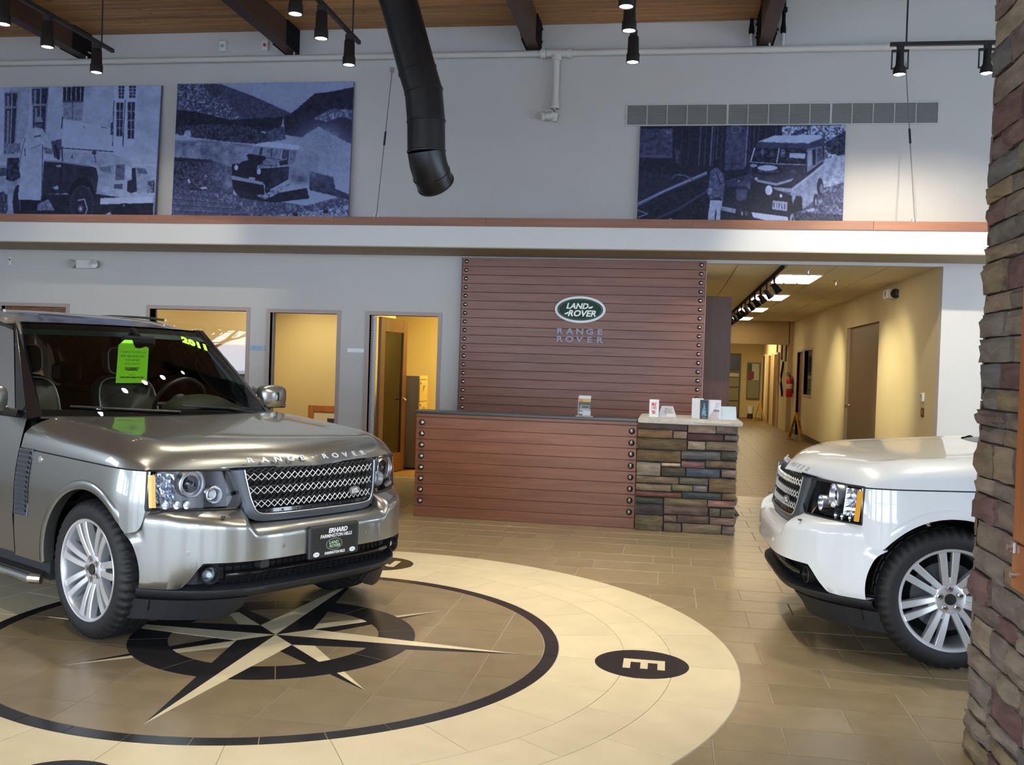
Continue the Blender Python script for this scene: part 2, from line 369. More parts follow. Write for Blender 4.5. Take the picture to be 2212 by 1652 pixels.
while y < 34.4:
    x = 0.2-0.3*(k % 2)
    while x < 4.4:
        a, b = max(x, 0.2), min(x+0.61, 4.4)
        if b-a > 0.03: hbag.box(a+0.003, b-0.003, y+0.003, y+0.302, -0.02, 0)
        x += 0.61
    y += 0.305; k += 1
stuff(bag.build('tile_field', TILE, FL)); stuff(hbag.build('hall_tile_field', HALLT, FL))
# ---- compass rose medallion inlaid in the floor
MED = thing('compass_medallion', 'round beige, black and brown compass rose of cut tile inlaid in the floor', 'medallion', (MC[0], MC[1], 0.0))
MB().cyl((0, 0, -0.003), (0, 0, 0.0004), MR+0.004, n=120).build('grout_bed', GROUT, MED)
def sector(r0, r1, a0, a1, n, g, z0, z1):
    """annular sector tile with a joint gap g"""
    poly = []
    for k in range(n+1):
        a = a0+(a1-a0)*k/n; d = g/2/r1
        a = min(max(a, a0+d), a1-d); poly.append(((r1-g/2)*math.cos(a), (r1-g/2)*math.sin(a)))
    if r0 > 0:
        for k in range(n, -1, -1):
            a = a0+(a1-a0)*k/n; d = g/2/r0
            a = min(max(a, a0+d), a1-d); poly.append(((r0+g/2)*math.cos(a), (r0+g/2)*math.sin(a)))
    return MB().prism(poly, z0, z1)
def ring_tiles(r0, r1, cnt, off, m, nm, g=0.004, n=5, z1=0.0025):
    me = sector(r0, r1, 0, 2*math.pi/cnt, n, g, 0, z1).mesh(nm, m)
    for k in range(cnt):
        o = link(nm, me, MED); o.rotation_euler.z = R(off)+2*math.pi*k/cnt
ring_tiles(2.18, 2.52, 24, 0.5, TILE_BEIGE, 'beige_tile', n=8)
ring_tiles(1.93, 2.18, 24, 8.0, TILE_BEIGE, 'beige_tile', n=8)
ring_tiles(1.575, 1.93, 24, 0.5, TILE_BEIGE, 'beige_tile', n=8)
ring_tiles(1.495, 1.575, 36, 0.2, TILE_BLACK, 'black_tile', n=4)
def clip_circle(poly, r, n=96):
    out = poly
    for k in range(n):
        a = 2*math.pi*k/n; nx, ny = math.cos(a), math.sin(a); d = r*math.cos(math.pi/n); res = []
        for i in range(len(out)):
            p, q = out[i], out[(i+1) % len(out)]; dp = p[0]*nx+p[1]*ny-d; dq = q[0]*nx+q[1]*ny-d
            if dp <= 0: res.append(p)
            if dp*dq < 0: t = dp/(dp-dq); res.append((p[0]+(q[0]-p[0])*t, p[1]+(q[1]-p[1])*t))
        out = res
        if not out: break
    return out
for i in range(-4, 4):
    for j in range(-4, 4):
        x0, y0 = i*0.405, j*0.405+0.0
        p = clip_circle([(x0+.002, y0+.002), (x0+.403, y0+.002), (x0+.403, y0+.403), (x0+.002, y0+.403)], 1.493)
        if len(p) > 2: MB().prism(p, 0, 0.0020).build('brown_tile', TILE_IN, MED)
def tri_part(pts, m, nm, z1): MB().prism(pts, 0, z1).build(nm, m, MED)
def pol(r, a): return (r*math.cos(R(a)), r*math.sin(R(a)))
for k in range(4):       # secondary points on the diagonals
    a = 45+90*k
    tri_part([(0, 0), pol(1.08, a), pol(0.172, a+45)], TILE_BEIGE, 'star_point', 0.0023)
    tri_part([(0, 0), pol(0.172, a-45), pol(1.08, a)], TILE_BLACK, 'star_point', 0.0023)
me = sector(0.565, 0.775, 0, R(45), 10, 0.005, 0, 0.0027).mesh('ring_tile', TILE_BLACK)
for k in range(8):
    o = link('ring_tile', me, MED); o.rotation_euler.z = R(22.5+45*k)
for k in range(4):
    a = 90*k
    tri_part([(0, 0), pol(1.385, a), pol(0.222, a+45)], TILE_BEIGE, 'star_point', 0.0031)
    tri_part([(0, 0), pol(0.222, a-45), pol(1.385, a)], TILE_BLACK, 'star_point', 0.0031)
BEIGE_LET = TILE_BEIGE
for a, ch in ((0, 'E'), (90, 'N'), (180, 'W'), (270, 'S')):
    c = pol(2.02, a)
    d = MB().cyl((c[0], c[1], 0), (c[0], c[1], 0.0031), 0.245, n=56).build('compass_disc', TILE_BLACK, MED)
    o = text('compass_letter', ch, 0.30, BEIGE_LET, MED, Matrix.Translation((c[0], c[1], 0.0031)) @ Matrix.Rotation(R(a-90), 4, 'Z'), 0.0006, 1.25, 0.006)
# ---- back wall with its openings (door_1 far left, window_1, door_2, door_3, hall)
OPEN = [(-9.26, -8.27, 0, 2.135), (-7.02, -5.62, 0.95, 2.145), (-5.285, -4.35, 0, 2.135), (-3.905, -2.98, 0, 2.135), (0.414, 3.216, 0, 2.883)]
def wall_with_openings(mb, x0, x1, z1, opens, place):
    x = x0
    for a, b, c, d in opens:
        if a > x: place(mb, x, a, 0, z1)
        if c > 0: place(mb, a, b, 0, c)
        place(mb, a, b, d, z1); x = b
    if x < x1: place(mb, x, x1, 0, z1)
    return mb
struct(wall_with_openings(MB(), LEFT_X, RIGHT_X, 7.2, OPEN, lambda mb, a, b, c, d: mb.box(a, b, YW, YW+0.15, c, d)).build('wall_back', WALL))
FO = [(a, b, WIN_Z[0], WIN_Z[1]) for a, b in FRONT_WINDOWS]
struct(wall_with_openings(MB(), LEFT_X, RIGHT_X, 7.2, FO, lambda mb, a, b, c, d: mb.box(a, b, FRONT_Y-0.2, FRONT_Y, c, d)).build('wall_front', WALL))
RO = [(a, b, WIN_Z[0], WIN_Z[1]) for a, b in RIGHT_WINDOWS]
struct(wall_with_openings(MB(), FRONT_Y, YW, 7.2, RO, lambda mb, a, b, c, d: mb.box(RIGHT_X, RIGHT_X+0.2, a, b, c, d)).build('wall_right', WALL))
LO = [(a, b, *left_z(a)) for a, b in LEFT_WINDOWS]
struct(wall_with_openings(MB(), FRONT_Y, YW, 7.2, LO, lambda mb, a, b, c, d: mb.box(LEFT_X-0.2, LEFT_X, a, b, c, d)).build('wall_left', WALL))
nwin = 2
for a, b in FRONT_WINDOWS:     # mullioned sash of each window, seen only in reflections
    m = MB(); c = (a+b)/2
    for x in (a+0.03, c, b-0.03): m.box(x-0.03, x+0.03, FRONT_Y-0.12, FRONT_Y-0.05, *WIN_Z)
    for z in (WIN_Z[0]+0.03, 1.4, 2.55, WIN_Z[1]-0.03): m.box(a, b, FRONT_Y-0.12, FRONT_Y-0.05, z-0.03, z+0.03)
    struct(m.build('window_%d' % nwin, DARKGREY)); nwin += 1
for a, b in LEFT_WINDOWS:
    m = MB(); c = (a+b)/2
    for x in (a+0.03, b-0.03): m.box(LEFT_X-0.12, LEFT_X-0.05, x-0.03, x+0.03, *left_z(a))
    for z in (left_z(a)[0]+0.03, left_z(a)[1]-0.03): m.box(LEFT_X-0.12, LEFT_X-0.05, a, b, z-0.03, z+0.03)
    struct(m.build('window_%d' % nwin, DARKGREY)); nwin += 1
for a, b in RIGHT_WINDOWS:
    m = MB(); c = (a+b)/2
    for x in (a+0.03, c, b-0.03): m.box(RIGHT_X+0.05, RIGHT_X+0.12, x-0.03, x+0.03, *WIN_Z)
    for z in (WIN_Z[0]+0.03, 1.4, 2.55, WIN_Z[1]-0.03): m.box(RIGHT_X+0.05, RIGHT_X+0.12, a, b, z-0.03, z+0.03)
    struct(m.build('window_%d' % nwin, DARKGREY)); nwin += 1
struct(MB().box(-60, 60, -70, FRONT_Y-0.2, -0.3, -0.06).box(-60, LEFT_X-0.2, FRONT_Y-0.2, 40, -0.3, -0.06).box(RIGHT_X+0.2, 60, FRONT_Y-0.2, 40, -0.3, -0.06).build('ground', mat('snowy_ground', (0.55, 0.57, 0.6), 0.9, noise=(0.3, 0.2))))
BARK = mat('dark_bark', (0.05, 0.042, 0.036), 0.9)
for tk, (tx, ty) in enumerate(((-16.6, -5.6), (-19.0, -12.6), (-23.5, -16.5))):
    T = thing('bare_tree', 'bare winter tree outside the side windows, mirrored in the office window, %s of three' % ('one end', 'middle', 'other end')[tk], 'tree', (tx, ty, -0.06))
    tr = random.Random(40+tk); tb = MB(); br = MB()
    tb.tube([(0, 0, 0), (.05, .03, 1.2), (.02, .1, 2.2)], [.20, .15, .12], 8)
    def grow(p, d, l, r_, dep):
        q = p+d*l; br.tube([p, p.lerp(q, .5)+Vector((tr.uniform(-.05, .05), tr.uniform(-.05, .05), .03))*l, q], [r_, r_*.85, r_*.65], 5, caps=False)
        if dep:
            for _ in range(3 if dep > 2 else 2): grow(q, (d+Vector((tr.uniform(-.8, .8), tr.uniform(-.8, .8), tr.uniform(-.25, .5)))).normalized(), l*tr.uniform(.62, .85), r_*.6, dep-1)
    for _ in range(8): grow(Vector((.02, .1, tr.uniform(1.0, 2.2))), Vector((tr.uniform(-1, 1), tr.uniform(-1, 1), tr.uniform(.3, 1))).normalized(), tr.uniform(.8, 1.2), .085, 4)
    tb.build('trunk', BARK, T, 60); br.build('branches', BARK, T, 60)
# ---- bulkhead with its cherry ledge band
YF = 11.56
TR2 = struct(MB().box(LEFT_X, RIGHT_X, YF, YW, 2.935, 3.19).build('trim_2', WALL_BAND))
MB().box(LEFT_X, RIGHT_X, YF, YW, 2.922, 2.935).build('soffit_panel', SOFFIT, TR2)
TR1 = struct(MB().box(LEFT_X, RIGHT_X, YF-0.012, YW, 3.186, 3.275).build('trim_1', WOODT))
x = LEFT_X; seg = [0.9, 2.44, 3.1, 2.44, 1.9, 2.44, 2.0, 2.44]
for k, s in enumerate(seg):     # lengths of ledge board butted end to end
    MB().cbox(x+0.0008, min(x+s, RIGHT_X)-0.0008, YF-0.022, YF+0.04, 3.184, 3.285, 0.002).build('plank', WOODT, TR1); x += s
# ---- cedar deck ceiling, beams
CE = struct(MB().box(LEFT_X, 1.0, FRONT_Y, YW, 5.93, 6.0).build('ceiling', DECK))
struct(MB().box(1.0, RIGHT_X, FRONT_Y, YW, 7.2, 7.3).box(0.95, 1.0, FRONT_Y, YW, 6.0, 7.2).build('ceiling_clerestory', WALL))
bays = [LEFT_X, -8.08, -5.08, -1.84, 0.93]; wpl = 0.128
for r in range(12):
    for i in range(4):
        a, b = bays[i], bays[i+1]
        if i: a += 0.0
        y1 = YW-r*wpl
        MB().cbox(a+0.001, b-0.001, y1-wpl+0.002, y1-0.001, 5.875+rnd.uniform(0, .003), 5.93, 0.006).build('plank', DECK, CE)
m = MB()
for r in range(12, 130):
    y1 = YW-r*wpl
    if y1-wpl < FRONT_Y: break
    m.cbox(LEFT_X, 0.93, y1-wpl+0.002, y1-0.001, 5.875, 5.93, 0.006)
stuff(m.build('plank_field', DECK, CE))
for bx in (-8.08, -5.08, -1.84, 1.03):
    B = struct(MB().cbox(bx-0.085, bx+0.085, FRONT_Y, YW-0.001, 5.565, 6.35 if bx > 0 else 5.90, 0.008).build('beam', BEAMW))
    for s in (-1, 1):
        MB().cbox(bx+s*0.093-0.008, bx+s*0.093+0.008, YW-0.42, YW-0.002, 5.56, 5.90, 0.002).build('bracket', BLACKM, B)
        bm = MB()
        for yy in (0.08, 0.22, 0.36):
            for zz in (5.64, 5.80): bm.cyl((bx+s*0.10, YW-yy, zz), (bx+s*0.122, YW-yy, zz), 0.016, n=6)
        bm.build('bracket_bolt', BLACKM, B)
    MB().box(bx-0.10, bx+0.10, YW-0.012, YW-0.001, 5.56, 5.9).build('bracket', BLACKM, B)
# conduits flanking the beam over the pipe
for x in (0.86, 1.24):
    T = thing('ceiling_conduit', 'short painted conduit with dark end fitting %s of the fourth beam' % ('left' if x < 1 else 'right'), 'pipe', (x, YW-0.06, 5.53))
    MB().cyl((0, 0, 0), (0, 0, 0.17), 0.02, n=10).build('conduit', PIPEP, T)
    MB().lathe([(0.0, 0.16), (0.03, 0.16), (0.034, 0.2), (0.022, 0.3), (0.022, 0.62), (0.0, 0.62)], (0, 0, 0), (0, 0, 1), 12).build('fitting', BLACKM, T)
    MB().lathe([(0, 0.40), (0.042, 0.42), (0.042, 0.47), (0, 0.49)], (0, 0, 0), (0, 0, 1), 12).build('clamp', BLACKM, T)
# ---- door frames, office window, offices
def door_frame(nm, a, b, z0, z1, depth=0.19):
    w = 0.05; D = struct(MB().box(a-w, a, YW-0.015, YW+depth, z0-(w if z0 else 0), z1+w).build(nm, FRAME))
    MB().box(b, b+w, YW-0.015, YW+depth, z0-(w if z0 else 0), z1+w).build('frame_side', FRAME, D)
    MB().box(a, b, YW-0.015, YW+depth, z1, z1+w).build('frame_head', FRAME, D)
    if z0: MB().box(a, b, YW-0.015, YW+depth, z0-w, z0).build('frame_sill', FRAME, D)
    else:
        MB().box(a, a+0.015, YW+0.07, YW+0.10, 0, z1).build('door_stop', FRAME, D)
        MB().box(b-0.015, b, YW+0.07, YW+0.10, 0, z1).build('door_stop', FRAME, D)
        MB().box(a, b, YW+0.02, YW+0.09, -0.003, 0.006).build('threshold', mat('threshold_strip', (0.42, 0.45, 0.52), 0.4), D)
    return D
D1 = door_frame('door_1', *OPEN[0]); W1 = door_frame('window_1', *OPEN[1]); D2 = door_frame('door_2', *OPEN[2]); D3 = door_frame('door_3', *OPEN[3])
MB().cbox(-9.25, -8.28, YW+0.07, YW+0.115, 0.01, 2.125, 0.003).build('door_leaf', WOODDOOR, D1)
MB().lathe([(0.0, 0.06), (0.03, 0.055), (0.032, 0.03), (0.012, 0.02), (0.012, 0)], (-8.36, YW+0.07, 0.98), (0, -1, 0), 14).build('door_knob', STEEL, D1)
MB().box(-7.02, -5.62, YW+0.07, YW+0.078, 0.95, 2.145).build('window_pane', CLEAR, W1)
# open door leaf of door_3: swung into the office, glazed
ang = math.atan2(0.86, 0.13); LM = Matrix.Translation((-3.80, YW+0.13, 0)) @ Matrix.Rotation(ang, 4, 'Z')
leaf = MB(); g = 0.13
leaf.cbox(0, g, -0.022, 0.022, 0.01, 2.12, .002).cbox(0.86-g, 0.86, -0.022, 0.022, 0.01, 2.12, .002).cbox(g, 0.86-g, -0.022, 0.022, 1.93, 2.12, .002).cbox(g, 0.86-g, -0.022, 0.022, 0.01, 0.26, .002)
o = leaf.build('door_leaf', WOODDOOR, D3); o.matrix_local = LM
o2 = MB().box(g, 0.86-g, -0.004, 0.004, 0.26, 1.93).build('glazing', CLEAR, o)
o2 = MB().lathe([(0.026, 0), (0.026, 0.012), (0.01, 0.014), (0.01, 0.05)], (0.80, -0.022, 1.0), (0, -1, 0), 14).tube([(0.80, -0.072, 1.0), (0.74, -0.075, 1.0), (0.69, -0.07, 1.0)], 0.010).build('lever_handle', CHROME, o)
o = MB().box(-3.90, -3.845, YW+0.105, YW+0.12, 0.01, 2.12).build('white_strip', mat('white_strip_paint', (0.66, 0.68, 0.74), 0.5), D3); o['label'] = 'white edge strip with rows of small dark dots'
dm = MB()
for k in range(58): dm.cyl((-3.887+0.006*(k % 2), YW+0.105, 0.05+k*0.0355), (-3.887+0.006*(k % 2), YW+0.103, 0.05+k*0.0355), 0.006, n=6)
stuff(dm.build('dot_row', DARKGREY, D3))
# office shells
def office(x0, x1, y1, m, nm):
    mb = MB()
    mb.box(x0, x1, y1, y1+0.1, 0, 2.8).box(x0-0.05, x0+0.03, YW+0.15, y1, 0, 2.8).box(x1-0.03, x1+0.05, YW+0.15, y1, 0, 2.8)
    struct(mb.build('wall_office_'+nm, m))
    sbox('ceiling_office_'+nm, (x0-0.05, x1+0.05, YW+0.15, y1+0.1, 2.8, 2.86), HALLCEIL)
    sbox('floor_office_'+nm, (x0-0.05, x1+0.05, YW, y1+0.1, -0.06, -0.002), mat('amber_office_floor', (0.34, 0.17, 0.03), 0.5, noise=(20, 0.2)))
office(-10.4, -9.3, 15.6, YELLOW, 'far')
def slab(p, q, th, z0, z1, m, nm):
    p, q = Vector((*p, 0)), Vector((*q, 0)); n = Vector((-(q-p).y, (q-p).x, 0)).normalized()*th/2
    poly = [p-n, q-n, q+n, p+n]; return struct(MB().prism([(v.x, v.y) for v in poly], z0, z1).build(nm, m))
slab((-5.46, YW+.15), (-6.22, 14.25), .08, 0, 2.8, YELLOW, 'wall_office_slanted')
struct(MB().box(-6.3, -4.1, 14.2, 14.3, 0, 2.8).box(-4.16, -4.08, YW+.15, 14.3, 0, 2.8).build('wall_office_middle', YELLOW))
struct(MB().box(-6.4, -2.2, 15.9, 16.0, 0, 2.8).box(-2.27, -2.17, YW+.15, 15.9, 0, 2.8).box(-6.4, -6.3, 14.3, 15.9, 0, 2.8).build('wall_office_near', YELLOW))
struct(MB().box(-9.2, -6.4, 15.8, 15.9, 0, 2.8).box(-8.1, -8.0, YW+.15, 13.0, 0, 2.8).box(-9.2, -9.1, 13.0, 15.8, 0, 2.8).build('wall_office_glazed', YELLOW))
sbox('ceiling_office', (-9.2, -2.17, YW+0.15, 16.0, 2.8, 2.86), HALLCEIL)
sbox('floor_office', (-9.2, -2.17, YW, 16.0, -0.06, -0.002), mat('amber_office_floor', (0.34, 0.17, 0.03), 0.5, noise=(20, 0.2)))
# picture leaning in the middle office
T = thing('framed_picture', 'orange oak picture frame with cream mount leaning in the yellow office', 'picture', (-4.95, 14.15, 0.02))
MB().cbox(-.38, .45, -0.02, 0.02, 0.0, 0.79, .003).build('backing', ORANGEW, T)
for b in ((-.40, -.31, 0.0, .81), (.38, .47, 0.0, .81)): MB().cbox(b[0], b[1], -0.045, -0.018, b[2], b[3], .006).build('frame_side', ORANGEW, T)
pass; MB().cbox(-.31, .38, -0.045, -0.018, 0.715, 0.81, .006).build('frame_top', ORANGEW, T); MB().cbox(-.31, .38, -0.045, -0.018, 0, 0.09, .006).build('frame_bottom', ORANGEW, T)
MB().box(-.31, .38, -0.026, -0.021, 0.09, 0.715).build('mount', mat('cream_mount', (0.72, 0.64, 0.48), 0.7), T)
MB().box(-.10, .20, -0.029, -0.0265, 0.25, 0.62).build('image', mat('dark_picture', (0.04, 0.04, 0.05), 0.4), T)
# filing cabinet in the near office
T = thing('filing_cabinet', 'tall taupe filing cabinet with yellow drawer fronts beside the open office door', 'cabinet', (-3.74, 13.56, 0))
FC = mat('filing_cabinet_side', (0.20, 0.165, 0.115), 0.55); FY = mat('filing_drawer_paint', (0.66, 0.50, 0.16), 0.5)
MB().cbox(-0.25, 0.235, 0, 0.46, 0.02, 1.335, .004).build('case', FC, T)
MB().box(-0.23, 0.22, 0.02, 0.44, 0, 0.02).build('plinth', BLACKM, T)
MB().cbox(0.235, 0.25, 0.005, 0.455, 1.285, 1.335, .002).build('top_rail', FY, T)
for k in range(4):
    z0 = 0.03+k*0.313; d = MB().cbox(0.235, 0.255, 0.008, 0.452, z0, z0+0.305, .003).build('drawer', FY, T)
    MB().cbox(0.255, 0.275, 0.19, 0.27, z0+0.20, z0+0.235, .003).build('drawer_handle', STEEL, d)
    MB().cyl((0.255, 0.05, z0+0.26), (0.262, 0.05, z0+0.26), 0.012, n=10).build('lock', BLACKM, d)
# office hutch and desk seen through the glazed office window
T = thing('desk_hutch', 'brown wooden desk with hutch behind the office window', 'desk', (-7.55, 15.2, 0))
HW = wood('hutch_oak', (0.17, 0.07, 0.02), (0.26, 0.12, 0.04), 0.8, 'X', 0.45, 0.1)
MB().cbox(-0.95, 0.9, -0.2, 0.5, 0.72, 0.76, .004).build('desk_top', HW, T)
for x in (-0.95, 0.86): MB().cbox(x, x+0.04, -0.15, 0.5, 0, 0.72, .003).build('side_panel', HW, T)
MB().cbox(-0.95, 0.9, 0.2, 0.5, 1.25, 1.72, .004).build('hutch_case', HW, T)
for k in range(3): MB().cbox(-0.94+k*0.615, -0.335+k*0.615, 0.18, 0.2, 1.26, 1.71, .004).build('cabinet_door', HW, T)
MB().cbox(-0.3, 0.45, 0.46, 0.5, 0.76, 1.25, .003).build('back_panel', FC, T)
for k, (x, z, w, h) in enumerate(((-0.2, 1.0, 0.2, 0.26), (0.08, 1.02, 0.13, 0.2))):
    o = MB().box(x, x+w, 0.452, 0.458, z-0.1, z+h-0.1).build('pinned_paper', PAPER, T)
# name plates beside the doors, emergency light and small wall fittings
T = tag(MB().cbox(-5.557, -5.345, YW-0.014, YW, 1.628, 1.69, .003).build('name_plate', mat('blue_plate', (0.30, 0.42, 0.62), 0.3)), 'blue-grey name plate on the wall between window and open doorway', 'sign')
text('plate_lettering', 'SALES OFFICE', 0.024, mat('plate_letter', (0.12, 0.18, 0.35), 0.5), T, frameM((-5.45, YW-0.0145, 1.659), (1, 0, 0), (0, 0, 1)), 0.0005)
tag(MB().cbox(-4.197, -3.972, YW-0.014, YW, 1.632, 1.688, .003).build('name_plate', mat('white_plate', (0.85, 0.87, 0.9), 0.12)), 'shiny white name plate on the wall beside the half open door', 'sign')
T = thing('emergency_light', 'white twin-head emergency light high on the left wall', 'light', (-7.985, YW, 2.735))
MB().cbox(-.12, .12, -0.07, 0, -.062, .058, .008).build('case', WHITEP, T)
for s in (-1, 1):
    h = MB().lathe([(0.0, -0.03), (0.035, -0.03), (0.06, 0.05), (0.058, 0.055), (0, 0.045)], (s*0.155, -0.06, 0.005), (s*0.35, -0.9, -0.25), 16).build('lamp_head', mat('grey_lamp_shell', (0.45, 0.45, 0.43), 0.4), T, 40)
    MB().lathe([(0.0, 0.052), (0.05, 0.054), (0.05, 0.05)], (s*0.155, -0.06, 0.005), (s*0.35, -0.9, -0.25), 16).build('lens', mat('lamp_face', (0.7, 0.72, 0.74), 0.2, metal=0.6), h)
T = thing('wall_sensor', 'tiny pale sensor on the left wall above the door frames', 'sensor', (-9.14, YW, 2.76))
MB().cbox(-.022, .022, -0.02, 0, -.06, .06, .005).build('case', WHITEP, T); MB().cyl((0, -0.02, 0.02), (0, -0.026, 0.02), 0.012, n=10).build('eye', DARKGREY, T)
for k, x in enumerate((-6.05, -5.45)):
    T = thing('wall_junction_box', ('small white junction box with blue face' if k == 0 else 'small white junction box with red button')+' on the upper wall over the pipe', 'box', (x, YW, 5.68))
    MB().cbox(-.045, .045, -0.05, 0, -.07, .07, .005).build('case', WHITEP, T)
    MB().cyl((0, -0.05, 0), (0, -0.058, 0), 0.022, n=12).build('button', mat('red_button', (0.35, 0.06, 0.05), 0.4) if k else mat('blue_button', (0.25, 0.35, 0.5), 0.4), T)
# ================================================================== HALLWAY
HX0, HX1, HY1, HZ = 0.30, 3.216, 26.6, 2.90
WH = MB().box(HX1, HX1+0.12, YW+0.15, 15.97, 0, HZ).box(HX1, HX1+0.12, 18.75, 23.0, 0, HZ).box(HX1, HX1+0.12, 15.97, 18.75, 2.40, HZ)
WH.box(HX1, HX1+0.12, 23.0, 24.3, 2.09, HZ).box(HX1, HX1+0.12, 23.0, 24.3, 0, 1.05).box(HX1, HX1+0.12, 24.3, 24.6, 0, HZ).box(HX1, HX1+0.12, 24.6, 25.6, 2.07, HZ).box(HX1, HX1+0.12, 25.6, HY1+0.1, 0, HZ)
WHR = struct(WH.build('wall_hall_right', HALLWALL))
sbox('wall_hall_left', (HX0-0.1, HX0, YW+0.15, 34, 0, HZ), HALLWALL)
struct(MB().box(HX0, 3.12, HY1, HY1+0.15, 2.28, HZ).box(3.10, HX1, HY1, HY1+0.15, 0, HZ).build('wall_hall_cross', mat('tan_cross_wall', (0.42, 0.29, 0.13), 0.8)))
HC = struct(MB().box(HX0, 4.4, YW+0.15, 34.2, HZ+0.012, HZ+0.05).build('ceiling_hall', mat('grid_shadow', (0.30, 0.24, 0.15), 0.8)))
panel_me = {}
y = YW+0.16
while y < 26.5:     # lay-in ceiling panels 0.61 wide between troffers
    for i in range(5):
        x0 = 0.22+i*0.61
        if i == 2 and any(abs(y+0.61-(ly+0.0)) < 0.01 for ly in ()): continue
        me = panel_me.setdefault('p', MB().cbox(-0.300, 0.300, -0.606, 0.606, 0, 0.012, 0.003).mesh('ceiling_panel', HALLCEIL))
        o = link('ceiling_panel', me, HC); o.location = (x0+0.305 if i else 0.525, y+0.61, HZ)
    y += 1.22
for k, ly in enumerate((13.87, 17.50, 21.15, 24.85)):
    T = thing('ceiling_light', 'fluorescent troffer in the hallway ceiling, %s from the showroom' % ('nearest', 'second', 'third', 'farthest')[k], 'light', (1.745, ly+0.61, HZ), 0, 'hallway ceiling lights')
    MB().box(-0.30, 0.30, -0.61, 0.61, -0.012, 0.0).build('frame', WHITEP, T)
    for q in range(3): MB().cbox(-0.285+q*0.19+0.014, -0.095+q*0.19-0.014, -0.595, 0.595, -0.022, -0.012, .003).build('diffuser', TROFFER, T)
# track with dark heads along the hall ceiling
T = thing('track_rail', 'long black lighting track on the hallway ceiling', 'track', (1.36, 18.4, HZ))
MB().box(-0.02, 0.02, -5.85, 5.6, -0.05, -0.02).build('rail', BLACKM, T)
for yy in (-5.5, 0, 5.4): MB().cyl((0, yy, -0.02), (0, yy, 0), 0.012, n=8).build('hanger', BLACKM, T)
ordn = ['nearest', 'second', 'third', 'fourth', 'fifth', 'sixth', 'seventh', 'eighth', 'ninth', 'tenth', 'farthest']
proto = None
def copy_tree(o, parent=None):
    c = o.copy(); COL.objects.link(c)
    if parent is not None: c.parent = parent
    for ch in list(o.children): copy_tree(ch, c)
    return c
for k in range(11):
    yy = 13.55+k*1.0
    if proto is None:
        T = proto = thing('track_spotlight', '', 'light', (1.36, yy, HZ-0.05), 0, 'hallway track spotlights')
        MB().cyl((0, 0, 0), (0, 0, -0.10), 0.014, n=8).build('stem', BLACKM, T)
        MB().lathe([(0, -0.06), (0.034, -0.06), (0.038, 0.0), (0.052, 0.08), (0.048, 0.084), (0, 0.06)], (0.02, 0, -0.16), (0.6, 0.1, -0.8), 14).build('head', BLACKM, T, 40)
        MB().cyl((-0.055, 0, -0.14), (0.06, 0, -0.14), 0.01, n=6).build('yoke', BLACKM, T)
    else: T = copy_tree(proto); T.location.y = yy
    T['label'] = 'black track spotlight on the hallway ceiling, %s from the opening' % ordn[k]
# wide taupe door, wall fittings
D4 = struct(MB().box(HX1+0.06, HX1+0.10, 15.97, 18.75, 0.01, 2.40).build('door_4', TAUPE))
MB().lathe([(0.035, 0), (0.03, 0.01), (0.012, 0.015), (0.012, 0.04), (0.03, 0.05), (0.032, 0.075), (0, 0.085)], (HX1+0.06, 18.62, 0.985), (-1, 0, 0), 14).build('door_knob', STEEL, D4, 40)
T = thing('emergency_light', 'black and white twin-head emergency light high on the hallway wall', 'light', (HX1, 14.95, 2.74))
MB().cbox(-.13, 0, -.10, .20, -.065, .065, .006).build('case', WHITEP, T)
MB().lathe([(0.0, 0), (0.035, 0), (0.07, 0.11), (0.0, 0.09)], (-.035, -0.12, 0), (-0.1, -0.9, -0.05), 14).build('lamp_head', BLACK, T, 40)
MB().lathe([(0.0, 0), (0.03, 0), (0.05, 0.08), (0.0, 0.07)], (-.05, 0.16, 0.03), (-0.3, 0.9, -0.1), 14).build('lamp_head', BLACK, T, 40)
MB().cyl((-.13, 0.02, 0), (-.14, 0.02, 0), 0.04, n=14).build('lens', CHROME, T)
T = thing('thermostat', 'white thermostat on the hallway wall above the bronze switch plate', 'thermostat', (HX1, 13.13, 1.295))
MB().cbox(-.03, 0, -.06, .06, -.055, .055, .006).build('case', WHITEP, T); MB().cbox(-.034, -.03, -.035, .035, 0.0, .035, .001).build('dial', mat('thermostat_dial', (0.4, 0.5, 0.42), 0.3), T)
T = thing('switch_plate', 'bronze double switch plate on the hallway wall below the thermostat', 'switch', (HX1, 13.13, 1.10))
MB().cbox(-.012, 0, -.06, .06, -.06, .06, .003).build('plate', mat('bronze_plate', (0.13, 0.075, 0.035), 0.4, metal=0.4), T)
for s in (-1, 1): MB().cbox(-.022, -.012, s*.028-.014, s*.028+.014, -.03, .03, .003).build('rocker', mat('bronze_rocker', (0.22, 0.13, 0.06), 0.4), T)
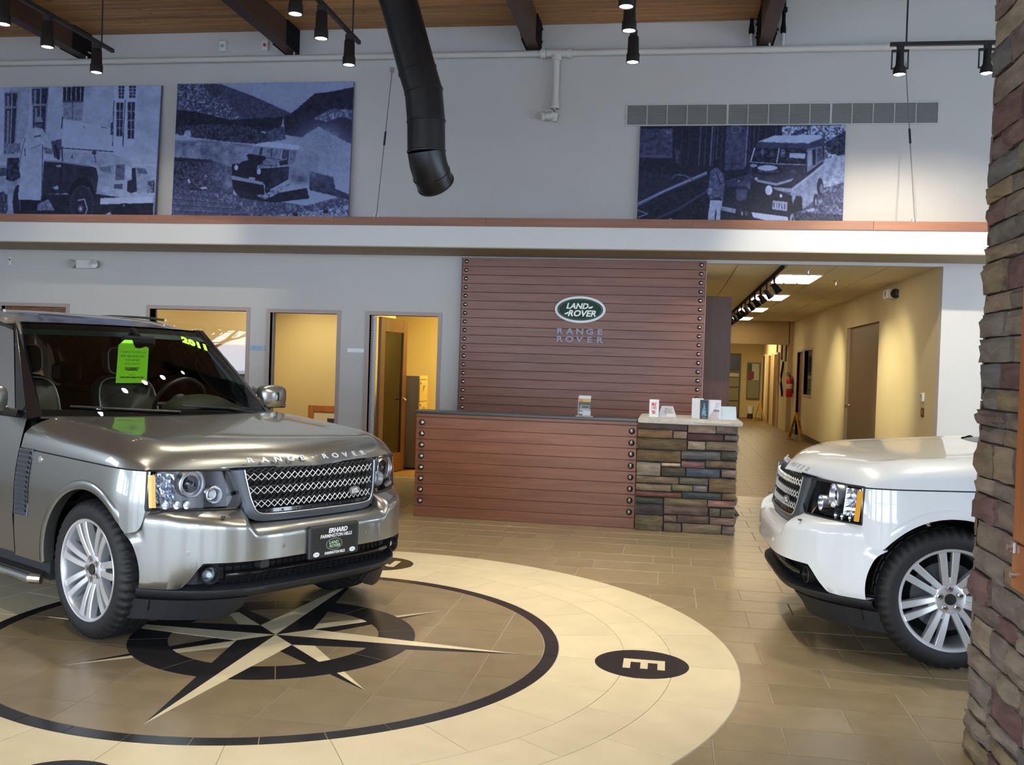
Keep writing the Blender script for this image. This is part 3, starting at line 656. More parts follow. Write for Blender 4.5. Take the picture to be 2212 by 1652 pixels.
# window and door in the right hall wall
W = struct(MB().box(HX1+0.04, HX1+0.05, 23.0, 24.3, 1.05, 2.09).build('window_30', SIDEGLASS))
f = MB()
for b in ((22.95, 23.0, 1.0, 2.14), (24.3, 24.35, 1.0, 2.14)): f.box(HX1-0.015, HX1+0.1, *b)
f.box(HX1-0.015, HX1+0.1, 23.0, 24.3, 2.09, 2.14).box(HX1-0.015, HX1+0.1, 23.0, 24.3, 1.0, 1.05).build('window_frame', FRAME, W)
sbox('wall_hall_room', (HX1+0.9, HX1+1.0, 22.8, 26.0, 0, 2.8), mat('room_beyond', (0.16, 0.17, 0.12), 0.8))
D5 = struct(MB().box(HX1+0.05, HX1+0.09, 24.6, 25.6, 0.01, 2.07).build('door_5', WOODDOOR))
f = MB().box(HX1-0.015, HX1+0.1, 24.55, 24.6, 0, 2.12).box(HX1-0.015, HX1+0.1, 25.6, 25.65, 0, 2.12).box(HX1-0.015, HX1+0.1, 24.6, 25.6, 2.07, 2.12).build('door_frame', FRAME, D5)
struct(MB().box(HX1-0.012, HX1, 18.8, 24.5, 0, 0.11).box(HX1-0.012, HX1, 25.7, HY1, 0, 0.11).build('baseboard_hall', mat('dark_base', (0.07, 0.04, 0.03), 0.5)))
T = thing('fire_extinguisher', 'red fire extinguisher hung on the far hallway wall', 'extinguisher', (HX1-0.11, 26.18, 0.92))
RED = mat('red_enamel', (0.45, 0.012, 0.02), 0.3)
MB().lathe([(0, 0), (0.075, 0.0), (0.085, 0.02), (0.085, 0.42), (0.06, 0.49), (0.025, 0.52), (0.0, 0.52)], (0, 0, 0), (0, 0, 1), 18).build('cylinder', RED, T, 40)
MB().lathe([(0.0866, 0.22), (0.0866, 0.34)], (0, 0, 0), (0, 0, 1), 18).build('label_band', mat('cream_label', (0.6, 0.5, 0.35), 0.5), T, 40)
MB().cyl((0, 0, 0.52), (0, 0, 0.57), 0.022, n=10).box(-0.09, 0.02, -0.015, 0.015, 0.57, 0.59).box(-0.09, 0.02, -0.015, 0.015, 0.61, 0.63).build('valve_handle', BLACK, T)
MB().tube([(0.02, 0, 0.55), (0.07, -0.05, 0.52), (0.09, -0.08, 0.35), (0.08, -0.07, 0.1)], 0.013).build('hose', BLACK, T)
def wet_sign(x, y, rz, lab):
    T = thing('floor_sign', lab, 'sign', (x, y, 0), rz, 'folding yellow floor signs')
    YP = mat('yellow_plastic', (0.62, 0.36, 0.015), 0.45)
    for s in (-1, 1):
        M = Matrix.Translation((0, s*0.16, 0)) @ Matrix.Rotation(R(s*14), 4, 'X')
        o = MB().prism([(-.15, 0), (-.11, 0), (-.11, .06), (.11, .06), (.11, 0), (.15, 0), (.12, .62), (-.12, .62)], -.01, .01, Matrix.Rotation(R(90), 4, 'X')).build('panel', YP, T); o.matrix_local = M
        o = MB().box(-.07, .07, -0.013*1, 0.013, .28, .46).build('warning_mark', mat('dark_mark', (0.06, 0.035, 0.01), 0.5), T); o.matrix_local = M
    MB().cyl((-.12, 0, .615), (.12, 0, .615), .016, n=10).build('hinge', YP, T)
wet_sign(2.98, 23.6, R(70), 'yellow folding floor sign leaning by the hallway wall under the window')
# corridor beyond the cross wall
WC = struct(MB().box(3.1, 3.2, HY1+0.15, 34, 0, HZ).build('wall_corridor_right', mat('pale_corridor_paint', (0.66, 0.54, 0.32), 0.75)))
sbox('wall_corridor_end', (HX0, 3.2, 34.0, 34.1, 0, HZ), YELLOW)
for k, (ya, yb) in enumerate(((28.6, 29.5), (30.4, 31.3), (32.3, 33.2))):
    D = struct(MB().box(3.06, 3.1, ya, yb, 0.0, 2.06).build('door_%d' % (6+k), WOODDOOR))
    MB().box(3.04, 3.1, ya-.06, ya, 0, 2.12).box(3.04, 3.1, yb, yb+.06, 0, 2.12).box(3.04, 3.1, ya, yb, 2.06, 2.12).build('door_frame', HALLWALL, D)
GREY = mat('frosted_door_panel', (0.24, 0.23, 0.14), 0.4)
D = struct(MB().box(1.75, 2.42, 33.95, 34.0, 0, 2.15).build('door_9', mat('end_door_frame', (0.10, 0.085, 0.05), 0.5)))
for z0, z1 in ((0.06, 0.52), (0.56, 0.98), (1.02, 1.32)): MB().box(1.8, 2.36, 33.93, 33.95, z0, z1).build('door_panel', GREY, D)
MB().box(1.8, 2.36, 33.93, 33.95, 1.36, 1.48).build('door_panel', mat('pale_door_panel', (0.5, 0.48, 0.32), 0.4), D)
MB().box(1.8, 2.36, 33.93, 33.95, 1.60, 2.08).build('door_glass', mat('dark_picture_glass', (0.035, 0.032, 0.03), 0.2), D)
W = struct(MB().box(2.62, 3.06, 33.94, 34.0, 0.62, 1.86).build('window_31', mat('window_frame_grey', (0.16, 0.14, 0.09), 0.5)))
MB().box(2.66, 3.02, 33.92, 33.94, 0.66, 1.24).build('window_panel', GREY, W); MB().box(2.78, 3.02, 33.92, 33.94, 1.26, 1.82).build('window_glass', mat('lit_room_beyond', (0.5, 0.5, 0.34), 0.4), W)
MB().box(2.66, 2.85, 33.90, 33.92, 1.3, 1.56).build('red_panel', mat('dark_red_panel', (0.20, 0.02, 0.02), 0.5), W); MB().box(2.66, 2.78, 33.92, 33.94, 1.56, 1.82).build('green_panel', mat('dark_green_panel', (0.03, 0.06, 0.03), 0.5), W)
for k, (ya, za, zb, w) in enumerate(((27.1, 1.86, 2.5, 0.3), (28.0, 1.9, 2.5, 0.12), (29.2, 1.9, 2.5, 0.2))):
    T = thing('hanging_picture', ('greenish framed picture high on the corridor wall nearest the cross wall', 'narrow dark framed picture on the corridor wall, middle of three', 'brown framed picture on the corridor wall, farthest in')[k], 'picture', (3.1, ya, za))
    MB().cbox(-.03, 0, -w/2, w/2, 0, zb-za, .004).build('frame', mat('dark_frame', (0.05, 0.03, 0.02), 0.4), T); MB().box(-.034, -.03, -w/2+.03, w/2-.03, .03, zb-za-.03).build('image', mat('green_print', (0.2, 0.25, 0.13), 0.5) if k == 0 else GREY, T)
T = thing('wall_clip', 'dark curved handle on the pale corridor wall', 'handle', (3.09, 27.55, 0.9)); MB().tube([(0, 0, 0), (-.05, -.05, 0.35), (-.05, -.02, 0.55), (0, 0, 0.95)], .03).build('bar', BLACKM, T); MB().cyl((0, 0, .9), (.01, 0, .9), .04, n=10).build('mounting_plate', BLACKM, T)
T = thing('waste_bin', 'small white bin by the far end wall of the corridor', 'bin', (2.72, 33.3, 0))
MB().lathe([(0, 0), (0.09, 0), (0.09, 0.16), (0, 0.16)], (0, 0, 0), (0, 0, 1), 14).build('base', DARKGREY, T, 40); MB().lathe([(0.09, 0.16), (0.12, 0.40), (0.11, 0.40), (0.085, 0.18), (0, 0.18)], (0, 0, 0), (0, 0, 1), 14).build('bucket', WHITEP, T, 40)
wet_sign(2.9, 32.0, R(80), 'yellow folding floor sign far down the corridor near the end wall')
T = thing('tall_cabinet', 'tall dark cherry cabinet panel in the hallway behind the sign wall', 'cabinet', (0.45, 14.0, 0))
MB().cbox(-.14, .395, 0, 0.9, 0.0, 2.584, .004).build('case', WOODDK, T); MB().box(-.13, .385, -.004, 0, 0.08, 2.56).build('front_panel', WOODDK, T); MB().box(-.13, .385, -.006, 0, 0.0, 0.08).build('plinth', BLACKM, T)
T = thing('wedge_base', 'black wedge-shaped stand foot on the hall floor behind the stone pier', 'stand', (0.73, 10.75, 0), R(-20))
MB().prism([(-.32, 0), (.07, 0), (.05, .02), (0.0, .09), (-.05, .12), (-.32, .12)], -.05, .05, Matrix.Rotation(R(90), 4, 'X')).build('foot', BLACK, T); MB().cyl((-.2, 0, .12), (-.2, 0, .5), .015, n=8).build('post', BLACK, T)
for k, (x, y, z) in enumerate(((2.35, 14.7, HZ), (1.75, 13.2, HZ), (1.6, 15.6, HZ))):
    T = thing('ceiling_sprinkler', ('chrome sprinkler head with a shadow on the hallway ceiling', 'small sprinkler head in front of the nearest troffer', 'small sprinkler head between the first two troffers')[k], 'sprinkler', (x, y, z))
    MB().lathe([(0, 0), (0.05, 0), (0.045, -0.012), (0.015, -0.016), (0.015, -0.05), (0, -0.05)], (0, 0, 0), (0, 0, 1), 12).build('escutcheon', STEEL, T); MB().cyl((0, 0, -.06), (0, 0, -.064), .025, n=10).cyl((0, 0, -.05), (0, 0, -.06), .006, n=6).build('deflector', STEEL, T)
# ================================================================== SIGN WALL, DESK, PIER
SIGN = thing('sign_wall', 'tall cherry plank panel with studs carrying the green oval sign', 'panel', (-1.125, YW, 0))
X0, X1, PT = -1.54, 1.54, 2.90
MB().box(X0+.005, X1-.005, -0.04, 0, 0, PT-.004).build('backing', BLACKM, SIGN)
pitch = 0.1105
me = MB().cbox(X0, X1, -0.062, -0.04, 0.0016, pitch-.0016, .0025).mesh('plank', WOODP); npl = 26
stud = MB().lathe([(0, 0), (0.027, 0), (0.027, 0.006), (0.021, 0.010), (0.019, 0.006)], (0, 0, 0), (0, -1, 0), 14).mesh('stud', mat('dark_iron', (0.05, 0.048, 0.046), 0.4, metal=0.7), 30)
dome = MB().lathe([(0.019, 0.004), (0.017, 0.012), (0.010, 0.017), (0, 0.019)], (0, 0, 0), (0, -1, 0), 12).mesh('stud_dome', mat('bright_stud', (0.7, 0.68, 0.66), 0.3, metal=1.0), 60)
top0 = PT-npl*pitch
for k in range(npl):
    z = top0+k*pitch
    o = link('plank', me, SIGN); o.location = (0, 0, z)
    for x in (X0+0.05, X1-0.055):
        o = link('stud', stud, SIGN); o.location = (x, -0.062, z+pitch*0.55); d = link('stud_dome', dome, o)
MB().cbox(X0-.012, X0-.001, -0.064, 0, 0, PT, .002).build('edge_strip', WOODDK, SIGN); MB().cbox(X1+.001, X1+.012, -0.064, 0, 0, PT, .002).build('edge_strip', mat('pale_edge', (0.42, 0.26, 0.2), 0.4), SIGN)
# green oval emblem and raised name on it
GRN = mat('emblem_green', (0.004, 0.045, 0.022), 0.45, spec=0.25); EW = mat('emblem_white', (0.85, 0.88, 0.86), 0.3)
def oval(a, b, n=64): return [(a*math.cos(2*math.pi*k/n), b*math.sin(2*math.pi*k/n)) for k in range(n)]
SG = thing('oval_emblem', 'white-rimmed green oval emblem mounted on the plank panel', 'sign', (-1.127, YW-0.062, 2.262))
MX = Matrix.Rotation(R(90), 4, 'X')
MB().prism(oval(0.320, 0.168), 0, 0.03, MX).build('rim', EW, SG, 30)
MB().prism(oval(0.288, 0.138), 0.03, 0.04, MX).build('field', GRN, SG, 30)
MB().tube([(0.272*math.cos(a), -0.041, 0.124*math.sin(a)) for a in np.linspace(0, 2*math.pi, 49)[:-1]], 0.0035, 6, closed=True).build('inner_line', mat('grey_line', (0.35, 0.42, 0.38), 0.3, metal=0.5), SG)
SILV = mat('silver_letter', (0.50, 0.52, 0.46), 0.35, metal=0.5)
FM = lambda x, z, y=-0.04: frameM((x, y, z), (1, 0, 0), (0, 0, 1))
text('lettering', 'LAND', 0.098, SILV, SG, FM(-0.04, 0.040), 0.004, 1.05, 0.003, 0.25)
text('lettering', 'ROVER', 0.108, SILV, SG, FM(0.02, -0.052), 0.004, 1.05, 0.003, 0.25)
MB().prism([(.10, .03), (.165, .045), (.15, .02), (.115, .012)], 0.04, 0.044, MX).build('emblem_dash', SILV, SG); MB().prism([(-.20, -.055), (-.145, -.03), (-.15, -.055), (-.185, -.065)], 0.04, 0.044, MX).build('emblem_dash', SILV, SG)
NM = thing('raised_name', 'grey metal raised lettering under the oval emblem', 'sign', (-1.125, YW-0.062, 1.93))
GL = mat('grey_metal_letter', (0.30, 0.29, 0.34), 0.45, metal=0.2)
for row, wd_, z in ((0, 'RANGE', 0.052), (1, 'ROVER', -0.048)):
    for k, ch in enumerate(wd_): text('letter', ch, 0.098, GL, NM, frameM((-0.252+k*0.127, -0.012, z), (1, 0, 0), (0, 0, 1)), 0.012, 1.32, 0.004)
# reception desk
DESK = thing('reception_desk', 'cherry plank reception desk with black counter edge', 'desk', (0, 0, 0))
DX0, DX1, DY = -2.468, -0.278, 9.50
MB().box(DX0+.01, DX1, DY+.024, DY+.06, 0, 1.03).build('front_backing', BLACKM, DESK)
MB().cbox(DX0, DX0+.03, DY+.06, DY+0.80, 0, 1.03, .003).build('end_panel', WOODP, DESK)
ys = [0.0, 0.102]+[0.102+0.1115*k for k in range(1, 9)]+[1.03]
pm = {}
for k in range(len(ys)-1):
    h = round(ys[k+1]-ys[k], 4)
    if h not in pm: pm[h] = MB().cbox(DX0, DX1, DY, DY+.024, .0014, h-.0014, .0025).mesh('plank', WOODD)
    o = link('plank', pm[h], DESK); o.location.z = ys[k]
    if 1 <= k <= 8:
        for x in (DX0+0.062, DX1-0.05):
            o = link('stud', stud, DESK); o.location = (x, DY, ys[k]+h*0.5); o.scale = (1.1, 1.1, 1.1); link('stud_dome', dome, o)
MB().cbox(DX0-.02, DX1, DY-.022, DY+0.30, 1.03, 1.056, .004).build('counter_top', mat('black_laminate', (0.035, 0.045, 0.055), 0.3), DESK)
MB().cbox(DX0+.03, DX1, DY+0.30, DY+0.85, 0.72, 0.75, .004).build('work_top', mat('grey_laminate', (0.3, 0.28, 0.25), 0.4), DESK)
# stone pier: the face stones are laid out course by course
STONE_COLS = {}
def stone_mat(c):
    k = tuple(min(255, int(v*1.06)) for v in c)
    if k not in STONE_COLS:
        b = srgb(*k); STONE_COLS[k] = mat('stone_%d_%d_%d' % k, b, 0.85, rand=0.10, noise=(9, 0.32, (0.8, 1.6, 2.2)), bump=(14, 0.9, (1, 2, 2.5)))
    return STONE_COLS[k]
def stone(u0, u1, v0, v1, d, seed, nu=4, nv=3):
    """rough-faced stone: local x = u, z = v, front face at -y"""
    r = random.Random(seed); P = []
    jit = min(u1-u0, v1-v0)*0.05
    for i in range(nu+1):
        row = []
        for j in range(nv+1):
            a, b = i/nu, j/nv; e = min(a, 1-a, b, 1-b) == 0
            x = u0+(u1-u0)*a+(r.uniform(-jit, jit) if 0 < i < nu else r.uniform(-jit, jit)*0.5); z = v0+(v1-v0)*b+(r.uniform(-jit, jit)*0.7 if not (j in (0, nv)) else r.uniform(-jit, jit)*0.4)
            y = -(d*(0.55 if e else 1.0)+r.uniform(-.25, .25)*d*0.5)
            row.append((x, y, z))
        P.append(row)
    mb = MB().grid(P)
    n = len(P[0]); ring = [P[i][0] for i in range(nu+1)]+[P[nu][j] for j in range(1, nv+1)]+[P[i][nv] for i in range(nu-1, -1, -1)]+[P[0][j] for j in range(nv-1, 0, -1)]
    back = [(x, 0.0, z) for x, y, z in ring]; o = len(mb.v); mb.v += ring+back; q = len(ring)
    for k in range(q): mb.f.append((o+(k+1) % q, o+k, o+q+k, o+q+(k+1) % q))
    return mb
PIER = thing('stone_pier', 'ledgestone pier with pale cap at the right end of the reception desk', 'pier', (0, 0, 0))
PX0, PX1, PY, PZ = -0.270, 0.672, 9.42, 1.025
MORTAR = mat('dark_mortar', (0.035, 0.036, 0.034), 0.95, noise=(40, 0.3))
MB().box(PX0+.002, PX1-.02, PY+.02, PY+0.85, 0, PZ).build('core', MORTAR, PIER)
PST = """630,362,1112,430,95,80,75;1118,378,1388,465,150,130,112;1390,388,1600,470,120,105,92;630,428,970,515,140,110,75;975,443,1110,522,150,130,105;1115,475,1460,540,95,65,62;1470,485,1608,542,125,112,100;
625,520,1110,640,105,90,65;1115,548,1288,640,165,145,120;1290,552,1600,645,130,112,92;618,645,1050,765,110,90,62;1055,655,1437,745,100,100,98;1440,658,1600,745,88,84,76;612,770,855,915,140,130,112;858,778,1050,820,185,160,135;1055,760,1285,832,130,98,95;1290,758,1588,832,115,98,75;
862,825,1098,920,85,80,68;1102,838,1430,932,85,92,102;1445,850,1590,935,150,128,122;608,920,1030,995,130,112,88;1035,935,1320,1008,110,105,88;1322,945,1585,1095,125,105,78;606,1000,960,1075,140,125,100;962,1008,1170,1080,125,115,88;1172,1015,1310,1085,135,128,125;
604,1082,1060,1140,120,82,65;1063,1092,1448,1165,72,78,76;1450,1098,1583,1175,130,108,78;602,1142,878,1208,80,80,72;885,1155,1310,1240,115,102,78;1312,1178,1580,1250,150,112,102;600,1210,878,1325,82,74,74;885,1235,1320,1330,112,92,82;1330,1260,1438,1350,110,100,88;1440,1265,1580,1358,115,105,85;
598,1328,878,1500,115,102,78;885,1330,1015,1405,115,98,85;1018,1335,1330,1420,105,85,75;1335,1360,1578,1440,140,115,102;885,1410,1058,1510,115,98,82;1065,1425,1450,1530,130,115,92;1455,1450,1578,1545,130,115,105"""
def crop_uv(x, y):
    yt = 358+(x-630)*.038; yb = 1485+(x-595)*.066; xl = 630-35*(y-358)/1127; xr = 1605-25*(y-395)/1155
    return (x-xl)/(xr-xl), (y-yt)/(yb-yt)
PW = PX1-PX0
for k, s in enumerate(PST.replace('\n', '').split(';')):
    x0, y0, x1, y1, r_, g_, b_ = map(float, s.split(',')); xm, ym = (x0+x1)/2, (y0+y1)/2
    u0 = crop_uv(x0, ym)[0]; u1 = crop_uv(x1, ym)[0]; v0 = crop_uv(xm, y0)[1]; v1 = crop_uv(xm, y1)[1]
    u0, u1 = max(u0, 0), min(u1, 1); g = .0035
    o = stone(u0*PW+g, u1*PW-g, (1-v1)*PZ+g, (1-v0)*PZ-g, 0.04, k).build('stone', stone_mat((r_, g_, b_)), PIER, 50); o.location = (PX0, PY+.03, 0)
PAL = [(118, 104, 86), (132, 112, 86), (104, 98, 90), (96, 78, 72), (140, 126, 108), (112, 92, 82), (92, 92, 90), (126, 108, 96)]
def side_courses(T, place, width, z1, seed, hmin=.06, hmax=.12, wmin=.2, wmax=.5, d=0.04, joined=None, z0=0.0, pal=PAL):
    r = random.Random(seed); z = z0; k = seed*1000
    while z < z1-.02:
        h = min(r.uniform(hmin, hmax), z1-z)
        if z1-z-h < hmin*0.6: h = z1-z
        x = 0.0
        while x < width-.02:
            w = min(r.uniform(wmin, wmax), width-x)
            if width-x-w < wmin*0.5: w = width-x
            mb = stone(x+.004, x+w-.004, z+.004, z+h-.004, d*r.uniform(.7, 1.35), k)
            if joined is not None: joined.add([place @ Vector(p) for p in mb.v], mb.f)
            else:
                o = mb.build('stone', stone_mat(r.choice(pal)), T, 50); o.matrix_local = place
            x += w; k += 1
        z += h
side_courses(PIER, Matrix.Translation((PX1-.03, PY+.03, 0)) @ Matrix.Rotation(R(90), 4, 'Z'), 0.8, PZ, 3)
cap = []; r = random.Random(5); N_ = 60
loop = []
for k in range(N_):
    t = k/N_*4; s, q = int(t), t-int(t); c = [(PX0+.004, PY-.035), (PX1+.035, PY-.035), (PX1+.035, PY+.9), (PX0+.004, PY+.9)]
    a, b = c[s], c[(s+1) % 4]; loop.append((a[0]+(b[0]-a[0])*q, a[1]+(b[1]-a[1])*q))
ctr = ((PX0+PX1)/2, PY+.43)
rows = []
for (x, y) in loop:
    dx, dy = x-ctr[0], y-ctr[1]; j = lambda s: s*(1+r.uniform(-.012, .012))
    rows.append([(ctr[0]+dx*j(.93), ctr[1]+dy*j(.93), 1.025), (ctr[0]+dx*j(.99), ctr[1]+dy*j(.99), 1.03+r.uniform(0, .004)), (ctr[0]+dx*j(1.0), ctr[1]+dy*j(1.0), 1.052+r.uniform(-.006, .006)), (ctr[0]+dx*j(.985), ctr[1]+dy*j(.985), 1.075), (ctr[0]+dx*.9, ctr[1]+dy*.9, 1.078), (ctr[0], ctr[1], 1.078)])
MB().grid(rows, flip=False, closed_u=True).build('cap_stone', mat('pale_cap_stone', (0.68, 0.63, 0.54), 0.8, noise=(14, 0.10), bump=(30, 0.5)), PIER, 35)
# ---- brochures and cards on the pier cap and the counter
PR = printed('printed_card', 0.35)
def img(h, w, c): return np.ones((h, w, 3))*np.array(c)
def fillrect(a, x0, x1, y0, y1, c): a[int(y0*a.shape[0]):int(y1*a.shape[0]), int(x0*a.shape[1]):int(x1*a.shape[1])] = c
CZ = 1.078
def card(name, lab, x, y, w, h, arr, tilt=0, rot=0, cat='brochure', t=.012, z=CZ):
    T = thing(name, lab, cat, (x, y, z), R(rot))
    o = MB().cbox(-w/2, w/2, 0, t, 0, h, .001).build('card', PAPER, T)
    p = print_grid('print', arr, [(-w/2+.002, -.0008, h-.002), (w/2-.002, -.0008, h-.002), (w/2-.002, -.0008, .002), (-w/2+.002, -.0008, .002)], T, PR)
    for q in (o, p): q.rotation_euler.x = R(-tilt)
    f = MB().prism([(0.012, 0), (.075, 0), (0.012+math.sin(R(tilt))*h*.7, h*.7)], -w*.3, w*.3, Matrix(((0, 0, 1, 0), (1, 0, 0, 0), (0, 1, 0, 0), (0, 0, 0, 1)))).build('easel_back', PAPER, T)
    return T
g = np.random.default_rng(3)
a = img(40, 22, (.86, .86, .86)); m_ = g.random((40, 22)) > .35
for (y0, y1) in ((7, 15), (16, 23), (25, 33)): a[y0:y1, 5:16][m_[y0:y1, 5:16]] = (.55, .03, .03)
card('brochure', 'white folded card with red printing standing on the pier cap', -0.125, 9.60, .092, .172, a, 6)
a = img(30, 36, (.62, .58, .58)); a[6:22, 10:30] = .12+.6*g.random((16, 20, 1)); a[20:28, 18:34] = (.75, .75, .76)
T = thing('tent_card', 'grey photo tent card beside the red printed card', 'card', (0.0, 9.62, CZ))
MB().add([(-.095, 0, 0), (.095, 0, 0), (.055, .05, .11), (-.05, .05, .11)], [(0, 1, 2, 3)]).add([(-.095, .1, 0), (.095, .1, 0), (.055, .05, .11), (-.05, .05, .11)], [(3, 2, 1, 0)]).build('card', PAPER, T)
print_grid('print', a, [(-.045, .049, .1095), (.05, .049, .1095), (.09, -.0012, .003), (-.09, -.0012, .003)], T, PR)
T = thing('literature_box', 'tall plain white box standing behind the dark slim brochure', 'box', (0.292, 9.66, CZ))
MB().cbox(-.055, .055, 0, .06, 0, .195, .002).build('case', PAPER, T); MB().box(-.052, .052, -.0006, 0, .004, .19).build('front_flap', PAPER, T)
a = img(50, 20, (.012, .02, .04))
for y in range(8, 42):
    hw = 1+int((y-8)*.16); x0 = 10-hw
    a[y, x0:10+hw] = np.where(g.random((2*hw, 1)) > .45, (.25, .5, .62), (.02, .05, .09))
fillrect(a, .3, .7, .88, .94, (.2, .17, .1))
card('brochure', 'slim dark brochure with pale blue tree motif on the pier cap', 0.352, 9.585, .082, .188, a, 4, 0, t=.02)
a = img(44, 30, (.80, .80, .84)); a[6:18, 16:26] = .45+.4*g.random((12, 10, 1))
for y in range(20, 44): a[y, max(0, int(14-(y-20)*.7)):int(20+(y-20)*.3)] = (.62, .5, .5)
a[22:27, 12:26] = (.25, .22, .35); a[27:40, 20:27] = .5+.3*g.random((13, 7, 1))
card('brochure', 'white photo card with a figure, right of the slim dark brochure', 0.455, 9.63, .115, .188, a, 5)
T = thing('card_holder', 'low clear tilted holder of white cards at the right edge of the pier cap', 'holder', (0.585, 9.66, CZ), R(8))
MB().prism([(0, 0), (.12, 0), (.12, .02), (.06, .125), (.045, .125)], -.075, .075, Matrix(((0, 0, 1, 0), (1, 0, 0, 0), (0, 1, 0, 0), (0, 0, 0, 1)))).build('card_stack', PAPER, T)
MB().prism([(-.006, 0), (-.003, 0), (.042, .125), (.039, .125)], -.08, .08, Matrix(((0, 0, 1, 0), (1, 0, 0, 0), (0, 1, 0, 0), (0, 0, 0, 1)))).build('front_sheet', mat('pale_blue_sheet', (.70, .78, .82), .2), T)
a = img(50, 30, (.6, .62, .75)); a[8:20] = (.55, .38, .03); a[9:16, 3:10] = (.6, .15, .02); a[16:24] = (.05, .05, .04); a[24:50] = (.06, .065, .07)
a[24:34, 4:26] = .25; a[26:31, 8:24] = (.03, .035, .04); a[33:38, 2:28] = (.35, .36, .38); a[38:50, 10:30] = (.55, .57, .6); a[40:46, 0:14] = (.5, .52, .55)
T = thing('brochure_holder', 'clear acrylic holder with a car leaflet on the black counter', 'holder', (-0.80, 9.615, 1.056))
MB().cbox(-.085, .085, -.03, .06, 0, .006, .001).build('base', mat('acrylic_base', (.5, .45, .33), .15), T)
MB().box(-.066, -.060, -.006, .014, .006, .2).box(.060, .066, -.006, .014, .006, .2).build('pocket', CLEAR, T); MB().cbox(-.058, .058, 0.001, .012, .01, .205, .001).build('leaflet', PAPER, T)
print_grid('print', a, [(-.058, .0004, .205), (.058, .0004, .205), (.058, .0004, .01), (-.058, .0004, .01)], T, PR)
# ================================================================== STONE COLUMN at the right
CX0, CX1, CY0, CY1 = 1.285, 2.35, 3.10, 4.345
COLT = thing('stone_column', 'big ledgestone column in the right foreground', 'column', (0, 0, 0))
MB().box(CX0+.02, CX1-.02, CY0+.02, CY1-.02, 0, 7.2).build('core', MORTAR, COLT)
LEFTM = Matrix.Translation((CX0+.03, CY1, 0)) @ Matrix.Rotation(R(-90), 4, 'Z')
PALC = [(120, 110, 97), (108, 101, 92), (128, 113, 94), (104, 80, 76), (98, 97, 93), (134, 121, 104), (112, 97, 90), (122, 107, 84), (110, 86, 80), (116, 108, 98)]
side_courses(COLT, LEFTM, CY1-CY0, 3.42, 11, .06, .145, .20, .40, .05, pal=PALC)
jb = MB()
side_courses(COLT, LEFTM, CY1-CY0, 7.2, 12, .08, .16, .25, .5, .05, joined=jb, z0=3.42)
side_courses(COLT, Matrix.Translation((CX0, CY0+.03, 0)), CX1-CX0, 7.2, 13, .08, .16, .25, .5, .05, joined=jb)
side_courses(COLT, Matrix.Translation((CX1, CY1-.03, 0)) @ Matrix.Rotation(R(180), 4, 'Z'), CX1-CX0, 7.2, 14, .08, .16, .25, .5, .05, joined=jb)
side_courses(COLT, Matrix.Translation((CX1-.03, CY0, 0)) @ Matrix.Rotation(R(90), 4, 'Z'), CY1-CY0, 7.2, 15, .08, .16, .25, .5, .05, joined=jb)
stuff(jb.build('stone_facing', stone_mat((112, 98, 84)), COLT, 50))
T = thing('wall_case', 'orange-brown wooden case with steel latch fixed on the stone column', 'case', (CX0, 3.66, 0.825))
MB().cbox(-.06, -.002, -.62, 0, 0, 1.10, .004).build('body', ORANGEW, T)
for z0, z1 in ((0.0, .16), (.165, 1.10)): MB().cbox(-.075, -.06, -.62, -.004, z0, z1-.002, .004).build('front', ORANGEW, T)
MB().cbox(-.085, -.075, -.05, -.012, .125, .165, .002).cyl((-.085, -.03, .145), (-.10, -.03, .145), .012, n=10).build('latch', STEEL, T)
MB().cyl((-.075, -.04, .05), (-.09, -.04, .05), .012, n=10).build('knob', STEEL, T)
# ================================================================== WALL PIPE, GRILLE, STAY RODS, DUCT
T = thing('sprinkler_pipe', 'white painted sprinkler pipe running along the upper wall', 'pipe', (0, YW-.085, 5.49))
MB().cyl((LEFT_X, 0, 0), (RIGHT_X, 0, 0), .040, n=16).build('pipe', PIPEP, T, 40)
for x in (-1.70, -1.37): MB().cyl((x-.035, 0, 0), (x+.035, 0, 0), .058, n=16).cyl((x, -.0, -.075), (x, 0, .085), .014, n=8).build('coupling', PIPEP, T, 40)
MB().cyl((-1.66, 0, 0), (-1.41, 0, 0), .05, n=16).build('tee', PIPEP, T, 40)
MB().lathe([(.064, -.03), (.064, -.09), (.055, -.10), (.046, -.10), (.046, -.62), (.056, -.62), (.056, -.70)], (-1.535, 0, 0), (0, 0, 1), 18).build('drop', PIPEP, T, 40)
MB().tube([(-1.535, 0, -.68), (-1.535, 0, -.76), (-1.575, -.0, -.79), (-1.66, 0, -.79)], [.05, .056, .054, .045], 14).cyl((-1.66, 0, -.79), (-1.69, 0, -.79), .06, n=14).cyl((-1.535, 0, -.76), (-1.535, 0, -.86), .05, .035, n=14).build('elbow', PIPEP, T, 40)
for x in (-8.0, -5.02, 1.08): MB().cyl((x, 0, .03), (x, 0, .14), .012, n=8).box(x-.03, x+.03, -.01, .07, .12, .135).build('pipe_hanger', PIPEP, T)
T = thing('air_grille', 'long grey louvred air grille on the upper wall above the right picture', 'grille', (1.228, YW, 4.725))
GA = mat('grille_aluminium', (0.56, 0.56, 0.53), 0.5); GS = mat('grille_slat', (0.38, 0.385, 0.37), 0.5)
W2, H2 = 1.872, .142
f = MB().cbox(-W2, W2, -.012, 0, H2-.022, H2, .002).cbox(-W2, W2, -.012, 0, -H2, -H2+.022, .002).cbox(-W2, -W2+.022, -.012, 0, -H2+.022, H2-.022, .002).cbox(W2-.022, W2, -.012, 0, -H2+.022, H2-.022, .002)
f.build('frame', GA, T)
